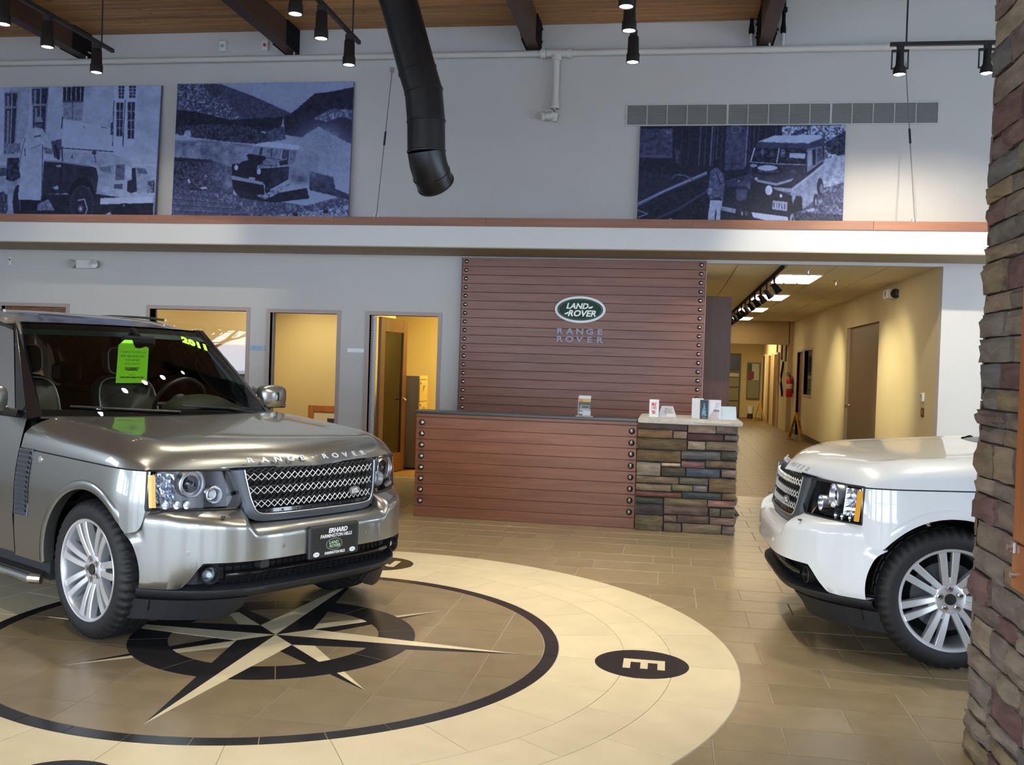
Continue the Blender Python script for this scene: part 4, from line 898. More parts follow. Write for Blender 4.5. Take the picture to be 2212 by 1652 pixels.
MB().box(-W2+.01, W2-.01, -.003, 0, -H2+.01, H2-.01).build('back_plate', mat('grille_dark', (0.09, 0.09, 0.085), 0.7), T)
sw = (2*W2-.044)/3; sl = MB()
for s in range(3):
    xa = -W2+.022+s*sw
    if s: MB().cbox(xa-.012, xa+.012, -.012, 0, -H2+.022, H2-.022, .002).build('divider', GA, T)
    for q in range(1, 5): MB().box(xa+sw*q/5-.005, xa+sw*q/5+.005, -.0105, -.004, -H2+.022, H2-.022).build('mullion', GA, T)
    for q in range(14):
        z = -H2+.03+q*.0173
        sl.add([(xa+.005, -.010, z), (xa+sw-.005, -.010, z), (xa+sw-.005, -.004, z+.012), (xa+.005, -.004, z+.012)], [(0, 1, 2, 3)])
stuff(sl.build('slat', GS, T))
for x, xt in ((-3.588, -3.70), (2.668, 2.69)):
    T = thing('stay_rod', 'thin steel stay rod tying the ledge to the wall, %s' % ('beside the black duct' if x < 0 else 'right of the air grille'), 'rod', (0, 0, 0))
    a, b = Vector((x, YF+.02, 3.285)), Vector((xt, YW-.005, 5.33))
    MB().cyl(a, b, .0055, n=6).build('rod', mat('grey_steel', (0.2, 0.2, 0.2), 0.5), T)
    c = a.lerp(b, .52); d = (b-a).normalized(); MB().cyl(c-d*.10, c+d*.10, .013, n=8).build('turnbuckle', DARKGREY, T)
    MB().box(xt-.03, xt+.03, YW-.012, YW, 5.30, 5.37).build('wall_bracket', STEEL, T)
    MB().box(x-.03, x-.012, YF+.0, YF+.05, 3.285, 3.315).box(x+.012, x+.03, YF, YF+.05, 3.285, 3.315).build('ledge_bracket', WHITEP, T)
DUCT = thing('air_duct', 'thick black round air duct hanging down from the ceiling', 'duct', (0, 0, 0))
DM = mat('black_duct_paint', (0.012, 0.0125, 0.014), 0.36, noise=(20, .1), bump=(5, .15))
pp = [Vector(p) for p in ((-3.16, 9.98, 5.90), (-2.93, 10, 5.322), (-2.70, 10, 4.58), (-2.625, 10, 4.36), (-2.590, 10, 4.05), (-2.578, 10, 3.74), (-2.562, 10.03, 3.62), (-2.54, 10.10, 3.52), (-2.515, 10.19, 3.44))]
def ring_pts(i):
    t = (pp[min(i+1, len(pp)-1)]-pp[max(i-1, 0)]).normalized(); return pp[i], t
MB().tube([p for p in pp[:3]], .198, 32).build('upper_length', DM, DUCT, 40)
MB().tube(pp[2:5], .199, 32, caps=False).build('elbow', DM, DUCT, 40)
MB().tube(pp[4:6], .198, 32, caps=False).build('lower_length', DM, DUCT, 40)
MB().tube(pp[5:9], .1985, 32, caps=False).build('end_elbow', DM, DUCT, 40)
for i in (2, 3, 4, 5, 7, 8):
    p, t = ring_pts(i); MB().lathe([(.197, -.012), (.206, -.006), (.206, .006), (.197, .012)], p, t, 32).build('seam_ring', DM, DUCT, 40)
MB().cyl((-3.16, 9.98, 5.86), (-3.16, 9.98, 5.875), .26, n=32).build('ceiling_collar', DM, DUCT)
# ================================================================== TRACK LIGHTS of the showroom
def spothead(x, y, z, lab, tgt, yoke=False, power=130, ang=58):
    """z = lens height"""
    T = thing('track_spotlight', lab, 'light', (x, y, z), 0, 'showroom track spotlights')
    if yoke:
        MB().lathe([(0, .215), (.03, .215), (.033, .21), (.036, .09), (.056, .05), (.058, .0), (.052, 0), (.050, .012)], (0, 0, 0), (0, 0, 1), 20).build('body', BLACK, T, 40)
        MB().box(-.075, -.066, -.012, .012, .05, .225).box(.066, .075, -.012, .012, .05, .225).box(-.075, .075, -.014, .014, .205, .225).box(-.075, -.05, -.01, .01, .05, .062).box(.05, .075, -.01, .01, .05, .062).build('yoke', BLACK, T)
        MB().box(-.03, .03, -.02, .02, .225, .265).build('track_adapter', BLACK, T)
    else:
        MB().lathe([(0, .235), (.040, .235), (.048, .225), (.052, .085), (.060, .072), (.060, 0), (.052, 0), (.050, .012)], (0, 0, 0), (0, 0, 1), 20).build('body', BLACK, T, 40)
        MB().box(-.034, .034, -.03, .03, .235, .285).build('track_adapter', BLACK, T)
    MB().cyl((0, 0, .006), (0, 0, .010), .0505, n=20).build('lens', LAMPGLOW, T)
    spot((x, y, z-.012), tgt, power, ang)
OR3 = ['nearest the back wall', 'middle of three', 'farthest from the back wall']
for tx, ys_, tg, nm in ((-5.70, (8.975, 8.20, 7.60), (-6.2, 11.3, 0), 'left'), (-3.06, (8.873, 8.128, 7.536), (-2.5, 5.6, 0), 'middle'), (-0.415, (8.93, 8.096, 7.557), (-0.4, 8.5, 0), 'right')):
    T = thing('track_rail', 'black lighting rail hung on rods, %s of the three running out from the wall' % nm, 'track', (tx, 0, 4.585))
    MB().box(-.017, .017, 5.6, ys_[0]+.28, 0, .035).build('rail', BLACK, T)
    for yy in (ys_[0]+.08, 6.0): MB().cyl((0, yy, .03), (0, yy, 1.295), .008, n=8).build('hanging_rod', BLACK, T)
    for k, yy in enumerate(ys_):
        t = {'left': ((-6.6, 11.56, 2.9), (-5.6, 6.5, 0), (-6.2, 5.0, 0)), 'middle': ((-2.2, 7.6, 0), (-2.4, 6.0, 0.9), (-3.0, 4.6, 0.5)), 'right': ((-.6, 10.4, .9), (-.3, 7.2, 0), (.1, 5.2, 0))}[nm][k]
        spothead(tx, yy, 4.3, 'black cylinder spotlight on the %s lighting rail, %s' % (nm, OR3[k]), t)
T = thing('track_rail', 'black lighting rail crossing in front of the wall pipe by the stone column', 'track', (0, 9.44, 4.565))
MB().box(1.90, 3.9, -.017, .017, 0, .035).build('rail', BLACK, T)
for x in (2.04, 3.7): MB().cyl((x, 0, .03), (x, 0, 2.63), .008, n=8).build('hanging_rod', BLACK, T)
spothead(1.986, 9.42, 4.3, 'black yoke-framed spotlight hung below the vertical rod', (2.0, 11.56, 2.9), True, 300, 70)
spothead(2.735, 9.42, 4.3, 'black yoke-framed spotlight partly behind the stone column', (2.9, 11.56, 2.9), True, 300, 70)
# ================================================================== MONOCHROME PICTURES on the ledge
class Pic:
    def __init__(s, w, h, TL, TR, BR, BL, base):
        s.a = np.full((h, w), base, float); s.h, s.w = h, w; s.c = (TL, TR, BR, BL); s.g = np.random.default_rng(int(TL[0])+5)
        s.xx, s.yy = np.meshgrid(np.arange(w)+.5, np.arange(h)+.5); s.tr = (0, 0, 1)
    def setx(s, ox, oy, k): s.tr = (ox, oy, k)
    def uv(s, p):
        (TL, TR, BR, BL) = s.c; x, y = s.tr[0]+s.tr[2]*p[0], s.tr[1]+s.tr[2]*p[1]
        v = .5
        for _ in range(6):
            xl = TL[0]+(BL[0]-TL[0])*v; xr = TR[0]+(BR[0]-TR[0])*v; u = (x-xl)/(xr-xl)
            yt = TL[1]+(TR[1]-TL[1])*u; yb = BL[1]+(BR[1]-BL[1])*u; v = (y-yt)/(yb-yt)
        return u*s.w, v*s.h
    def mask(s, pts):
        P = [s.uv(p) for p in pts]; m = np.zeros((s.h, s.w), bool); n = len(P)
        for i in range(n):
            (x0, y0), (x1, y1) = P[i], P[(i+1) % n]
            if y0 == y1: continue
            c = ((y0 > s.yy) != (y1 > s.yy)) & (s.xx < (x1-x0)*(s.yy-y0)/(y1-y0)+x0); m ^= c
        return m
    def noise(s, cell):
        gh, gw = s.h//cell+3, s.w//cell+3; g = s.g.random((gh, gw)); y = np.arange(s.h)/cell; x = np.arange(s.w)/cell
        yi, xi = y.astype(int), x.astype(int); fy, fx = (y-yi)[:, None], (x-xi)[None]
        return (g[yi][:, xi]*(1-fx)+g[yi][:, xi+1]*fx)*(1-fy)+(g[yi+1][:, xi]*(1-fx)+g[yi+1][:, xi+1]*fx)*fy
    def cloud(s, x, y, rx, ry, v, al):
        (ux, uy), (ax, _), (_, by) = s.uv((x, y)), s.uv((x+rx, y)), s.uv((x, y+ry))
        d = np.hypot((s.xx-ux)/(ax-ux), (s.yy-uy)/(by-uy))
        m = np.clip(al*np.exp(-1.1*d**2)*(.45+.75*s.noise(16)+.35*s.noise(6)), 0, 1)
        s.a = s.a*(1-m)+(v+.12*(s.noise(5)-.5))*m; return s
    def poly(s, pts, v, tex=0.0, cell=3, soft=0, rough=0.0):
        m = s.mask(pts).astype(float)
        for _ in range(soft+(3 if rough else 0)): m = (m+np.roll(m, 1, 0)+np.roll(m, -1, 0)+np.roll(m, 1, 1)+np.roll(m, -1, 1))/5
        if rough: m = np.clip((m-.5+rough*(s.noise(4)-.5)+.5*rough*(s.noise(2)-.5))*4+.5, 0, 1)
        val = v+tex*(s.noise(cell)-.5)*2*(.6)+tex*.5*(s.noise(max(cell//3, 1))-.5)
        s.a = s.a*(1-m)+val*m; return s
    def ell(s, x, y, rx, ry, v, **k): return s.poly([(x+rx*math.cos(t), y+ry*math.sin(t)) for t in np.linspace(0, 2*math.pi, 22)[:-1]], v, **k)
    def line(s, pts, w, v):
        for (x0, y0), (x1, y1) in zip(pts, pts[1:]):
            d = math.hypot(x1-x0, y1-y0) or 1; nx, ny = -(y1-y0)/d*w/2, (x1-x0)/d*w/2
            s.poly([(x0+nx, y0+ny), (x1+nx, y1+ny), (x1-nx, y1-ny), (x0-nx, y0-ny)], v)
        return s
    def rgb(s):
        a = s.a
        a = (a*2+np.roll(a, 1, 0)+np.roll(a, -1, 0)+np.roll(a, 1, 1)+np.roll(a, -1, 1))/6
        a = a+.05*(s.noise(2)-.5)+.04*(s.noise(5)-.5)+.04*(s.g.random(a.shape)-.5)
        v = np.clip(.5+(a-.46)*1.12, 0, 1)[..., None]
        lo = np.array((.010, .013, .030)); mid = np.array((.085, .105, .235)); hi = np.array((.48, .60, .95))
        return np.where(v < .5, lo+(mid-lo)*(v/.5)**1.3, mid+(hi-mid)*((v-.5)/.5))
def poster(lab, pic, x0, x1, z1, y_top, y_bot):
    T = thing('picture_panel', lab, 'picture', ((x0+x1)/2, 0, 3.285)); w = (x1-x0)/2; h = z1-3.285
    sh = (y_top-y_bot)/h
    P = MB().box(-w, w, 0, .035, 0, h); P.v = [(x, y_bot+y+z*sh, z) for x, y, z in P.v]
    P.build('board', mat('board_edge', (.10, .12, .20), .6), T)
    print_grid('print', pic.rgb(), [(-w, y_top-.0015, h), (w, y_top-.0015, h), (w, y_bot-.0015, 0), (-w, y_bot-.0015, 0)], T, printed('photo_print', .55, .25))
# left picture: man in a long coat beside an open field car
p = Pic(430, 340, (4, 194), (353, 186), (338, 462), (-2, 462), .80)
p.setx(0, 0, .4521)
p.poly([(0, 400), (800, 400), (800, 760), (0, 760)], .78, .12, 20); p.poly([(60, 420), (160, 420), (150, 760), (60, 760)], .70, .1, 9, 3)
for (x0, y0, x1, y1) in ((40, 458, 98, 512), (44, 525, 96, 720), (170, 434, 246, 500), (178, 512, 240, 640)):
    p.poly([(x0-6, y0-8), (x1+6, y0-12), (x1+2, y1+6), (x0-2, y1+6)], .60, .1, 5); p.poly([(x0, y0), (x1, y0-3), (x1-4, y1), (x0+4, y1)], .20, .2, 4); p.line([((x0+x1)/2+4, y0), ((x0+x1)/2+4, y1)], 7, .62); p.line([(x0+14, y0+6), (x0+16, y1)], 13, .58)
p.poly([(318, 425), (418, 422), (415, 485), (320, 490)], .12, .1, 3)
for k in range(4): p.line([(336+k*22, 425), (336+k*22, 484)], 4, .7)
p.poly([(320, 490), (415, 487), (412, 572), (322, 572)], .62, .14, 5); p.line([(366, 490), (366, 570)], 4, .42); p.line([(318, 490), (416, 487)], 7, .35)
p.poly([(560, 415), (668, 413), (656, 684), (556, 684)], .84, .04, 5)
for (x0, y0, x1, y1) in ((580, 416, 608, 472), (630, 415, 662, 470), (572, 490, 604, 640), (624, 488, 658, 650)):
    p.poly([(x0, y0), (x1, y0), (x1-3, y1), (x0+2, y1)], .18, .2, 4)
    for q in range(1, 4): p.line([(x0, y0+(y1-y0)*q/4), (x1, y0+(y1-y0)*q/4)], 4, .68)
    p.line([((x0+x1)/2, y0), ((x0+x1)/2, y1)], 4, .68)
p.line([(558, 480), (664, 478)], 8, .85); p.line([(612, 478), (604, 684)], 4, .3); p.line([(560, 482), (556, 684)], 4, .3)
p.setx(0, 240, .2823)
p.poly([(0, 390), (220, 380), (230, 800), (0, 800)], .68, .16, 12, 2); p.poly([(0, 420), (110, 400), (100, 460), (0, 470)], .38, .3, 6, 1, .5)
p.poly([(880, 400), (1240, 380), (1220, 800), (860, 800)], .74, .12, 9, 2)
p.poly([(70, 232), (200, 232), (195, 300), (72, 290)], .55, .12, 5)
p.poly([(512, 55), (895, 118), (885, 270), (520, 265)], .82, .05, 14); p.line([(512, 40), (506, 125)], 9, .22); p.line([(512, 250), (520, 370)], 11, .22); p.line([(520, 262), (900, 284)], 7, .30); p.line([(800, 110), (850, 118)], 5, .35); p.line([(670, 105), (690, 125)], 5, .4)
p.poly([(876, 80), (892, 76), (892, 165), (876, 165)], .3, .2, 3)
p.poly([(100, 335), (190, 335), (210, 470), (150, 500), (95, 490)], .20, .3, 6, 1, .3)
# bonnet, wing, radiator
p.poly([(530, 285), (890, 300), (1040, 350), (1040, 395), (780, 390), (530, 350)], .72, .12, 10, 1); p.poly([(580, 330), (598, 305), (596, 335)], .3); p.line([(755, 290), (770, 365)], 6, .3); p.ell(755, 292, 16, 14, .25)
p.poly([(380, 352), (510, 355), (720, 385), (772, 400), (790, 460), (775, 585), (740, 580), (700, 470), (640, 470), (585, 530), (560, 580), (370, 590)], .16, .10, 9); p.line([(380, 352), (510, 360), (720, 385)], 12, .62)
p.poly([(500, 365), (518, 365), (515, 590), (505, 590)], .10); p.poly([(450, 540), (490, 525), (496, 552), (470, 556)], .75); p.poly([(470, 385), (510, 378), (508, 398), (475, 395)], .7)
p.poly([(772, 395), (900, 375), (915, 560), (880, 585), (775, 585), (790, 470)], .68, .10, 8, 1); p.poly([(790, 395), (880, 390), (885, 430), (810, 425)], .50, .1, 6, 2); p.poly([(824, 528), (870, 528), (866, 575), (822, 572)], .78)
p.poly([(915, 372), (985, 370), (978, 490), (915, 488)], .55, .06, 4); p.poly([(895, 490), (1005, 478), (1000, 560), (888, 558)], .74); p.poly([(908, 512), (970, 510), (968, 545), (906, 545)], .4)
for q in range(9): p.line([(918, 384+q*12), (982, 382+q*12)], 4, .25)
p.ell(1014, 425, 24, 42, .82); p.ell(1014, 425, 28, 48, .3) if False else None
p.poly([(1035, 400), (1062, 395), (1080, 560), (1030, 575), (1000, 560), (1005, 490), (1036, 480)], .13, .1, 5)
p.poly([(1062, 395), (1130, 395), (1160, 440), (1190, 560), (1075, 580)], .66, .10, 8, 1); p.poly([(1065, 398), (1130, 398), (1155, 440), (1080, 435)], .48, .1, 5, 1); p.poly([(1150, 490), (1205, 480), (1200, 570), (1150, 575)], .45, .5, 3)
# shadows, wheels, bumper
p.poly([(360, 590), (800, 585), (1195, 640), (1190, 745), (880, 800), (200, 800), (150, 640)], .10, .1, 7, 1)
p.poly([(560, 580), (590, 520), (640, 470), (700, 465), (745, 520), (775, 600), (755, 600), (720, 540), (640, 530), (600, 600)], .05)
p.ell(672, 660, 88, 135, .13, tex=.1, cell=4); p.ell(668, 680, 52, 74, .10)
for a in np.linspace(0, 6.28, 40): p.ell(672+84*math.cos(a), 660+130*math.sin(a), 6, 8, .24)
p.line([(640, 630), (690, 620), (712, 690), (690, 750)], 10, .66); p.ell(662, 688, 20, 26, .45); p.ell(662, 688, 9, 12, .8)
p.ell(190, 640, 36, 115, .12); p.line([(200, 600), (214, 700)], 8, .45)
p.poly([(806, 612), (1190, 598), (1188, 642), (806, 656)], .84, .05, 9); p.ell(990, 720, 100, 74, .06); p.ell(980, 662, 8, 8, .6)
p.poly([(815, 745), (880, 705), (905, 760), (890, 760)], .78, .1, 4); p.poly([(1095, 730), (1192, 742), (1190, 792), (1070, 790)], .78, .1, 4); p.poly([(340, 660), (420, 622), (450, 665), (470, 700), (340, 705)], .58, .2, 5, 1)
# man
p.poly([(228, 170), (262, 135), (300, 118), (360, 125), (400, 190), (445, 260), (452, 345), (400, 352), (378, 330), (366, 632), (196, 628), (192, 590), (205, 460), (188, 400), (200, 240)], .78, .10, 9); p.line([(366, 230), (372, 620)], 7, .35); p.line([(232, 190), (205, 300), (190, 440)], 5, .40); p.line([(310, 180), (380, 240)], 14, .84); p.line([(300, 185), (350, 175)], 9, .25); p.line([(280, 270), (350, 240)], 5, .5); p.line([(232, 265), (235, 320)], 7, .3); p.poly([(375, 255), (445, 270), (440, 310), (385, 300)], .5, .2, 4, 1)
p.ell(334, 95, 30, 28, .42); p.poly([(302, 82), (308, 45), (350, 40), (366, 80)], .64, .06, 4); p.line([(302, 92), (364, 84)], 9, .13)
p.poly([(430, 215), (510, 195), (500, 345), (455, 330)], .36, .3, 5, 1, .3); p.line([(462, 240), (490, 345)], 16, .12)
p.poly([(216, 630), (338, 632), (332, 700), (220, 710)], .07)
p.poly([(20, 600), (80, 570), (112, 600), (118, 700), (95, 750), (60, 720), (25, 700)], .32, .4, 5, 2, .6)
poster('blue-toned photo panel of a coated man beside an open field car, far left', p, -9.335, -6.91, 5.165, YW-.05, YW-.16)
# middle picture: estate car splashing through a stony ford below hills
p = Pic(440, 335, (388, 183), (768, 180), (757, 466), (381, 465), .72)
p.setx(380, 175, .3152)
p.poly([(0, 0), (1260, 0), (1260, 240), (0, 240)], .70, .03, 20)
p.poly([(0, 20), (200, 22), (300, 30), (480, 250), (0, 260)], .42, .5, 3, 1); p.poly([(250, 25), (330, 30), (560, 110), (810, 215), (740, 260), (480, 250)], .30, .22, 4, 1)
p.poly([(200, 35), (300, 30), (340, 90), (280, 120)], .22, .2, 4, 2)
p.poly([(0, 190), (160, 205), (380, 255), (760, 240), (740, 330), (600, 330), (520, 300), (380, 310), (0, 350)], .08, .12, 5, 1, .5)
p.poly([(760, 240), (840, 200), (910, 140), (970, 95), (1080, 80), (1160, 66), (1250, 50), (1250, 420), (1180, 400), (1000, 300), (880, 370), (770, 350)], .08, .12, 6, 1, .6)
p.poly([(960, 250), (1080, 190), (1250, 195), (1250, 265), (1150, 240), (1050, 270)], .46, .4, 4, 2, .6)
p.poly([(40, 290), (360, 285), (520, 300), (640, 345), (760, 380), (580, 410), (420, 400), (200, 375), (20, 350)], .22, .35, 4, 2, .6); p.poly([(640, 330), (760, 300), (780, 380), (660, 400)], .34, .3, 4, 3, .6)
p.poly([(0, 390), (260, 385), (560, 420), (540, 560), (0, 520)], .58, .2, 12, 4); p.poly([(0, 500), (300, 520), (420, 560), (430, 780), (0, 720)], .24, .4, 4, 3, .4); p.poly([(0, 495), (280, 512), (280, 530), (0, 520)], .1, .1, 4, 1)
p.poly([(0, 690), (420, 730), (920, 800), (1220, 720), (1220, 960), (0, 960)], .42, .34, 4, 4, .4)
for k in range(16): p.line([(0, 720+k*13), (330+k*22, 760+k*11)], 6, .22+.2*(k % 3)*.6)
p.poly([(0, 860), (420, 880), (900, 840), (1220, 800), (1220, 960), (0, 960)], .60, .5, 3, 3, .5)
p.poly([(940, 580), (1100, 620), (1110, 690), (1210, 730), (1200, 760), (940, 700)], .18, .25, 5, 2, .5)
p.cloud(960, 470, 190, 150, .66, .9); p.cloud(1080, 420, 150, 130, .64, .85); p.cloud(1020, 360, 120, 80, .62, .7); p.cloud(1170, 560, 90, 120, .66, .8); p.cloud(900, 560, 110, 90, .58, .8)
p.cloud(350, 580, 90, 90, .58, .9); p.cloud(400, 660, 50, 60, .62, .8); p.cloud(480, 520, 70, 40, .60, .6)
p.poly([(68, 372), (88, 325), (120, 322), (132, 355), (110, 380)], .74, .2, 3, 1); p.poly([(15, 355), (35, 342), (45, 365), (20, 370)], .75); p.poly([(110, 640), (124, 630), (132, 655), (120, 662)], .8); p.poly([(195, 690), (230, 680), (256, 694), (215, 698)], .75); p.poly([(220, 620), (240, 605), (256, 622)], .6, .2, 3); p.poly([(955, 850), (985, 825), (1015, 840), (1000, 868)], .6, .3, 3); p.poly([(1165, 800), (1200, 790), (1200, 820), (1170, 825)], .7, .2, 3)
for (x, y) in ((610, 870), (850, 855), (660, 885), (1050, 835)): p.ell(x, y, 18, 12, .12)
p.setx(500, 280, .14706)
p.poly([(380, 190), (440, 160), (600, 135), (1040, 185), (1060, 215), (1030, 245), (390, 190)], .82, .05, 9); p.poly([(385, 192), (1020, 250), (1000, 400), (900, 460), (560, 370), (330, 310)], .58, .08, 8); p.line([(390, 190), (340, 310)], 14, .74)
p.poly([(485, 215), (520, 218), (505, 320), (465, 316)], .20); p.poly([(585, 235), (640, 245), (635, 335), (575, 325)], .50, .2, 4); p.line([(655, 230), (640, 345)], 20, .30); p.line([(730, 240), (690, 330)], 34, .5); p.poly([(815, 245), (890, 255), (885, 370), (790, 360)], .36, .2, 4); p.line([(892, 250), (886, 390)], 14, .16); p.line([(800, 240), (785, 370)], 12, .75); p.poly([(920, 260), (1000, 265), (990, 400), (915, 395)], .52, .2, 5, 1)
p.poly([(285, 318), (330, 300), (560, 335), (570, 385), (545, 420), (320, 385)], .06, .05, 5)
p.poly([(470, 440), (560, 375), (740, 420), (740, 470), (580, 490), (450, 500)], .56, .1, 7); p.line([(480, 450), (740, 465)], 7, .15); p.line([(580, 350), (780, 380)], 7, .25); p.poly([(760, 400), (880, 380), (890, 440), (770, 460)], .12, .1, 4, 1)
p.poly([(75, 440), (110, 440), (190, 430), (230, 400), (320, 385), (545, 420), (450, 460), (440, 500), (580, 495), (900, 470), (900, 640), (640, 780), (560, 720), (520, 690), (75, 590)], .08, .06, 6)
p.poly([(660, 500), (900, 480), (880, 620), (700, 740), (640, 640)], .17, .14, 5, 2, .3)
p.poly([(75, 640), (540, 720), (560, 860), (400, 850), (100, 780)], .05, .04, 5, 1); p.poly([(60, 600), (330, 640), (540, 685), (530, 722), (80, 648)], .66, .06, 8); p.poly([(325, 612), (418, 622), (412, 655), (322, 640)], .72)
p.ell(138, 488, 28, 38, .86); p.ell(468, 540, 29, 40, .86); p.line([(440, 545), (496, 540)], 4, .4)
p.ell(602, 765, 42, 85, .05); p.line([(628, 700), (640, 760), (622, 830)], 8, .55); p.ell(598, 770, 14, 26, .3)
p.poly([(100, 780), (560, 860), (1160, 760), (1200, 900), (700, 960), (200, 900)], .09, .08, 6, 4, .3); p.cloud(1080, 640, 100, 60, .34, .7); p.poly([(410, 850), (560, 850), (860, 690), (960, 690), (720, 850), (560, 920)], .64, .3, 4, 3, .6)
p.cloud(960, 590, 70, 90, .50, .7)
poster('blue-toned photo panel of an old estate car splashing past hills', p, -6.674, -4.20, 5.18, YW-.05, YW-.13)
# right picture: man by a timber barn with a parked estate car
p = Pic(470, 245, (1383, 273), (1826, 272), (1822, 473), (1378, 473), .07)
p.setx(1000, 0, .5479)
p.poly([(690, 500), (1520, 490), (1510, 870), (680, 870)], .08, .10, 5)
p.poly([(697, 508), (832, 508), (830, 612), (694, 610)], .28, .26, 6); p.poly([(790, 508), (832, 508), (830, 560)], .4, .3, 3, 1); p.poly([(694, 600), (832, 602), (830, 612), (694, 610)], .4)
p.poly([(830, 505), (1250, 500), (1140, 660), (835, 660)], .08, .10, 3)
for x, w, v in ((870, 3, .2), (900, 3, .18), (944, 4, .45), (966, 3, .3), (990, 6, .5), (1000, 3, .3), (1012, 3, .42), (1030, 3, .2), (1128, 6, .6), (1140, 3, .3), (1156, 3, .34), (1172, 3, .3), (1200, 3, .2), (1240, 3, .35)): p.line([(x, 500), (x-8, 640)], w, v)
p.poly([(1044, 502), (1126, 500), (1118, 650), (1040, 655)], .30, .24, 6, 1); p.ell(1082, 512, 22, 16, .45); p.ell(1082, 512, 14, 10, .3); p.poly([(840, 575), (860, 580), (858, 625), (845, 630)], .28, .4, 3, 1)
p.poly([(690, 660), (900, 680), (960, 680), (700, 770)], .13, .08, 5, 2)
p.line([(692, 778), (800, 728), (970, 664)], 11, .50); p.line([(692, 772), (970, 660)], 4, .66); p.line([(720, 845), (860, 790), (980, 722)], 8, .26); p.line([(830, 684), (846, 670), (880, 672), (920, 690)], 5, .46); p.line([(690, 795), (735, 808), (696, 822)], 5, .55); p.poly([(814, 852), (820, 825), (834, 822), (826, 846)], .6)
p.setx(1560, 270, .22064)
p.poly([(590, 20), (1220, 10), (1220, 330), (1010, 300), (1000, 110), (600, 100)], .62, .7, 3, 1); p.poly([(1000, 170), (1200, 60), (1210, 290), (1040, 250)], .2, .4, 4, 2, .7); p.poly([(680, 90), (800, 40), (860, 60), (700, 110)], .25, .3, 3, 1, .5)
p.poly([(1000, 300), (1220, 260), (1210, 560), (940, 640)], .66, .2, 6, 2); p.poly([(760, 760), (960, 560), (1210, 500), (1200, 960), (700, 960)], .40, .40, 4, 3, .4); p.poly([(740, 760), (1200, 780), (1200, 960), (700, 960)], .20, .30, 3, 3, .4)
p.poly([(370, 152), (520, 100), (960, 95), (990, 120), (860, 168)], .82, .05, 9); p.poly([(350, 175), (380, 155), (860, 165), (1000, 120), (1005, 190), (840, 215), (350, 210)], .26, .12, 5); p.line([(375, 156), (860, 170)], 5, .6)
p.poly([(320, 205), (830, 210), (830, 350), (290, 330)], .10, .3, 4); p.line([(335, 205), (296, 325)], 12, .84); p.line([(572, 210), (548, 340)], 11, .80); p.line([(290, 328), (545, 345), (830, 352)], 9, .62); p.poly([(670, 250), (825, 255), (820, 300), (668, 292)], .78); p.poly([(590, 220), (630, 220), (620, 290), (590, 280)], .5, .3, 3); p.ell(410, 245, 16, 26, .5); p.ell(500, 260, 20, 20, .35)
p.poly([(835, 215), (1005, 190), (1010, 310), (840, 420)], .56, .08, 6); p.poly([(850, 235), (885, 225), (890, 350), (850, 370)], .66); p.poly([(890, 225), (920, 215), (922, 350), (892, 360)], .10); p.poly([(935, 215), (980, 200), (985, 310), (935, 330)], .34, .3, 3); p.poly([(985, 195), (1000, 190), (1004, 300), (990, 308)], .08)
p.poly([(280, 360), (830, 355), (830, 440), (700, 480), (560, 525), (350, 490), (260, 430)], .17, .14, 5); p.ell(460, 400, 150, 48, .06); p.ell(460, 380, 98, 24, .80, tex=.05)
for q in range(15): p.ell(370+q*14, 408+4*math.sin(q*.21), 4, 6, .6)
p.ell(326, 360, 36, 14, .66); p.ell(354, 474, 18, 14, .74); p.ell(710, 410, 20, 16, .35)
p.line([(360, 490), (550, 522), (720, 476)], 22, .62); p.poly([(740, 440), (860, 440), (700, 540), (690, 500)], .14, .2, 4, 1)
p.poly([(520, 545), (690, 555), (860, 440), (1005, 330), (1010, 420), (950, 480), (940, 640), (800, 740), (800, 640), (750, 620), (710, 690), (690, 620), (520, 580)], .62, .10, 7); p.line([(700, 570), (1005, 350)], 10, .74); p.line([(850, 480), (845, 700)], 4, .45)
p.poly([(520, 570), (690, 590), (680, 620), (520, 600)], .34, .1, 4)
p.poly([(60, 490), (300, 430), (330, 470), (270, 540), (70, 540)], .26, .22, 4, 1); p.poly([(160, 560), (270, 570), (260, 650), (190, 670), (160, 640)], .36, .12, 5, 1); p.ell(280, 530, 20, 30, .5, tex=.3); p.ell(185, 495, 12, 8, .66)
p.poly([(300, 500), (520, 560), (700, 620), (690, 800), (480, 760), (290, 740)], .08, .08, 5, 1)
p.ell(477, 572, 34, 42, .90); p.ell(470, 580, 20, 26, .78); p.ell(594, 620, 12, 15, .92)
p.poly([(516, 660), (658, 672), (654, 752), (512, 736)], .66)
for q, (a, b) in enumerate((((528, 680), (528, 720)), ((556, 682), (556, 724)), ((580, 684), (576, 728)), ((604, 686), (604, 730)), ((632, 690), (630, 734)))): p.line([a, b], 7, .18)
p.poly([(310, 762), (660, 800), (668, 815), (660, 868), (600, 862), (330, 808)], .82, .06, 8); p.poly([(20, 712), (160, 735), (155, 775), (20, 750)], .60, .1, 5); p.ell(220, 775, 10, 22, .6); p.ell(262, 775, 14, 22, .35)
p.poly([(710, 690), (740, 620), (790, 622), (806, 745), (740, 760)], .05); p.ell(704, 850, 38, 105, .06); p.ell(706, 850, 26, 84, .62, tex=.2, cell=3); p.ell(712, 830, 8, 26, .15)
p.ell(968, 540, 30, 72, .07); p.ell(980, 555, 16, 40, .5); p.ell(928, 660, 22, 60, .1); p.ell(930, 670, 10, 34, .6); p.poly([(830, 740), (920, 720), (915, 755), (840, 750)], .68)
p.setx(1000, 0, .5479)
